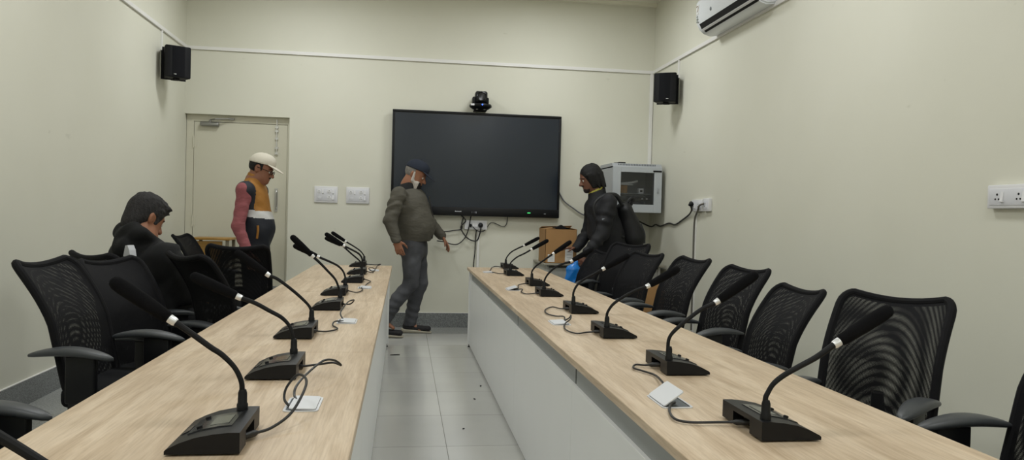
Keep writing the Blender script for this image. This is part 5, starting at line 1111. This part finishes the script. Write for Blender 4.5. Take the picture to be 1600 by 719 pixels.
    bg.location.x -= 0.025
man_right()

# ---------------------------------------------------------------- the seated man in the black hoodie
def man_seated():
    t = thing('person', 'person with short greying hair and black hoodie seated with head bowed, at left', 'person', (-1.52, 5.04, 0))
    fw = nrm(V3(0.62, 0.78, 0)); lf = V3(-fw[1], fw[0], 0)
    c = V3(-1.605, 4.945, 1.185); f = nrm(V3(0.56, 0.68, -0.47)); u = nrm(V3(0.30, 0.36, 0.88)); s1 = 1.10
    pel, wst, chs, nk = V3(-1.585, 4.96, 0.592), V3(-1.60, 4.94, 0.72), V3(-1.600, 4.93, 0.905), V3(-1.615, 4.91, 1.065)
    sh = [chs-lf*0.185+V3(0.01, 0, 0.055), chs+lf*0.185+V3(-0.01, 0, 0.055)]     # right, left
    el = [sh[0]+fw*0.13-lf*0.005+V3(0, 0, -0.215), sh[1]+fw*0.13+lf*0.005+V3(0, 0, -0.215)]
    wr = [el[0]+fw*0.20+lf*0.11+V3(0, 0, 0.0), el[1]+fw*0.20-lf*0.11+V3(0, 0, 0.0)]
    lo, hi = V3(-2.15, 4.35, 0.0), V3(-0.95, 5.85, 1.48)
    v = Vol(lo, hi, 0.007); H = head_vol(v, c, f, u, s1, nk)
    torso_vol(v, pel, wst, chs, nk, lf, (0.16, 0.165, 0.165), (0.12, 0.125, 0.115))
    for i in (0, 1): v.ecap(sh[i], el[i], 0.05, 0.04, k=0.03); v.ecap(el[i], wr[i], 0.04, 0.027, k=0.02)
    legs = []
    for q in (-1, 1):
        hp = pel+lf*q*0.09; kn = hp+fw*0.43+V3(0, 0, -0.03); an = V3(kn[0]+fw[0]*0.06, kn[1]+fw[1]*0.06, 0.10); legs.append((hp, kn, an))
        v.ecap(hp, kn, 0.078, 0.055, k=0.04); v.ecap(kn, an, 0.054, 0.035, k=0.02); v.ecap(an, an+fw*0.11+V3(0, 0, -0.075), 0.030, (0.030, 0.014), side=lf, k=0.02)
    hand_vol(v, wr[0], fw+lf*0.35, -lf*0.6+V3(0, 0, 0.6), 0.6, 1.0, 1); hand_vol(v, wr[1], fw-lf*0.35, lf*0.6+V3(0, 0, 0.6), 0.6, 1.0, -1)
    body = v.mesh('body', SKIN, t)
    HG = M('dark_greying_hair', (32, 30, 31), 0.8, noise=0.75, nscale=70, bump=0.9, bscale=200, stretch=(1, 1, 0.4)); eyes_and_brows(body, H, f, u, s1, HG)
    v = Vol(c-0.22, c+0.22, 0.006)
    v.ell(H(-0.012, 0, 0.024), (0.103*s1, 0.082*s1, 0.103*s1), f, u, 0.02); v.ell(H(0.055, 0, 0.080), (0.040*s1, 0.058*s1, 0.030*s1), f, u, 0.03); v.ell(H(-0.060, 0, -0.055), (0.042*s1, 0.062*s1, 0.06*s1), f, u, 0.03)
    rs = random.Random(3)
    for i in range(70):
        a_, e_ = rs.uniform(-1.0, 1.0)*PI, rs.uniform(0.15, 1.45); dd = (math.cos(a_)*math.cos(e_), math.sin(a_)*math.cos(e_), math.sin(e_)); qa, qb, qc = -0.012+0.103*dd[0], 0.082*dd[1], 0.024+0.101*dd[2]
        if qa < 0.085: v.ecap(H(qa*0.96, qb*0.96, qc*0.97), H(qa+0.022, qb*1.03, qc+0.002), 0.011, 0.005, k=0.008)
    for qb in (-0.05, -0.03, -0.01, 0.012, 0.035, 0.05): v.ecap(H(0.07, qb, 0.085), H(0.106-abs(qb)*0.3, qb*1.05, 0.086), 0.013, 0.005, k=0.010)
    v.ecap(H(0.028, -0.074, 0.03), H(0.026, -0.070, -0.03), (0.016, 0.008), (0.012, 0.006), side=f, k=0.01)
    v.half(H(-0.05, 0, -0.115), nrm(-u-f*0.05)); v.ell(H(0.105, 0, -0.030), (0.070*s1, 0.085*s1, 0.082*s1), f, u, 0.01, 'd')
    for q in (-1, 1): v.ell(H(0.004, q*0.088, -0.022), (0.026*s1, 0.022*s1, 0.036*s1), f, u, 0.006, 'd'); v.ell(H(0.012, q*0.07, -0.085), (0.045*s1, 0.04*s1, 0.05*s1), f, u, 0.006, 'd')
    v.mesh('hair', HG, body)
    HD = M('black_hoodie_cloth', (13, 14, 16), 0.92, noise=0.1, nscale=15, bump=0.2, bscale=120)
    v = Vol(lo, hi, 0.008)
    torso_vol(v, pel+V3(0, 0, 0.02), wst, chs, nk-V3(0, 0, 0.03), lf, (0.19, 0.195, 0.20), (0.15, 0.16, 0.15), 0.0, 0.05, fold=(0.010, 70, 0.3))
    for i in (0, 1): v.ecap(sh[i], el[i], 0.085, 0.068, k=0.06, fold=(0.010, 110, i)); v.ecap(el[i], wr[i], 0.068, 0.05, k=0.02, fold=(0.010, 130, i))
    v.half(pel+V3(0, 0, -0.06), V3(0, 0, -1))
    # folded-down hood behind the neck
    v.ecap(nk-fw*0.075-lf*0.055+V3(0, 0, 0.030), nk-fw*0.075+lf*0.055+V3(0, 0, 0.030), (0.055, 0.045), side=V3(0, 0, 1), k=0.05, fold=(0.010, 90, 0.2)); v.ecap(nk-fw*0.115-lf*0.04+V3(0, 0, -0.055), nk-fw*0.115+lf*0.04+V3(0, 0, -0.055), (0.06, 0.036), side=V3(0, 0, 1), k=0.03, fold=(0.008, 90, 1.0))
    for q in (-1, 1): v.ecap(nk-fw*0.07+lf*q*0.095+V3(0, 0, 0.030), nk+fw*0.075+lf*q*0.055+V3(0, 0, -0.050), (0.05, 0.035), (0.035, 0.03), k=0.03)
    v.ecap(nk+V3(0, 0, 0.03), H(0.0, 0, -0.02), 0.064, 0.08, k=0.012, op='d')
    hd = v.mesh('hoodie', HD, t)
    # pale print on the back of the hoodie
    bk = -fw; o0 = Vector(t.location)
    rt = -lf
    cpos = nk+bk*0.147+rt*0.092+V3(0, 0, -0.052)
    b = NB(); poly = [(-0.028, -0.05), (0.036, -0.05), (0.026, -0.012), (0.008, 0.014), (-0.010, 0.011)]
    va = [b.verts.new(Vector(cpos+rt*p[0]+V3(0, 0, 1)*p[1]+bk*0.004)-o0) for p in poly]; vb = [b.verts.new(Vector(cpos+rt*p[0]+V3(0, 0, 1)*p[1]-bk*0.035)-o0) for p in poly]
    b.faces.new(va); b.faces.new(list(reversed(vb)))
    for i in range(5): b.faces.new((va[i], vb[i], vb[(i+1) % 5], va[(i+1) % 5]))
    bmesh.ops.recalc_face_normals(b, faces=list(b.faces)); finish('back_print', b, M('pale_print', (196, 198, 202), 0.8), hd, smooth=False)
    v = Vol(V3(-2.0, 4.6, 0.02), V3(-1.0, 5.8, 0.75), 0.009)
    for (hp, kn, an) in legs: v.ecap(hp, kn, 0.098, 0.075, k=0.04); v.ecap(kn, an, 0.072, 0.058, k=0.02)
    v.half(V3(0, 0, 0.06), V3(0, 0, -1)); v.mesh('trousers', M('black_trouser_cloth', (19, 21, 26), 0.85), t)
    for (hp, kn, an) in legs: shoe_obj(t, an, fw, M('black_leather', (30, 29, 30), 0.4), BLKM)
    t.location += Vector((0.115, -0.245, 0))
man_seated()
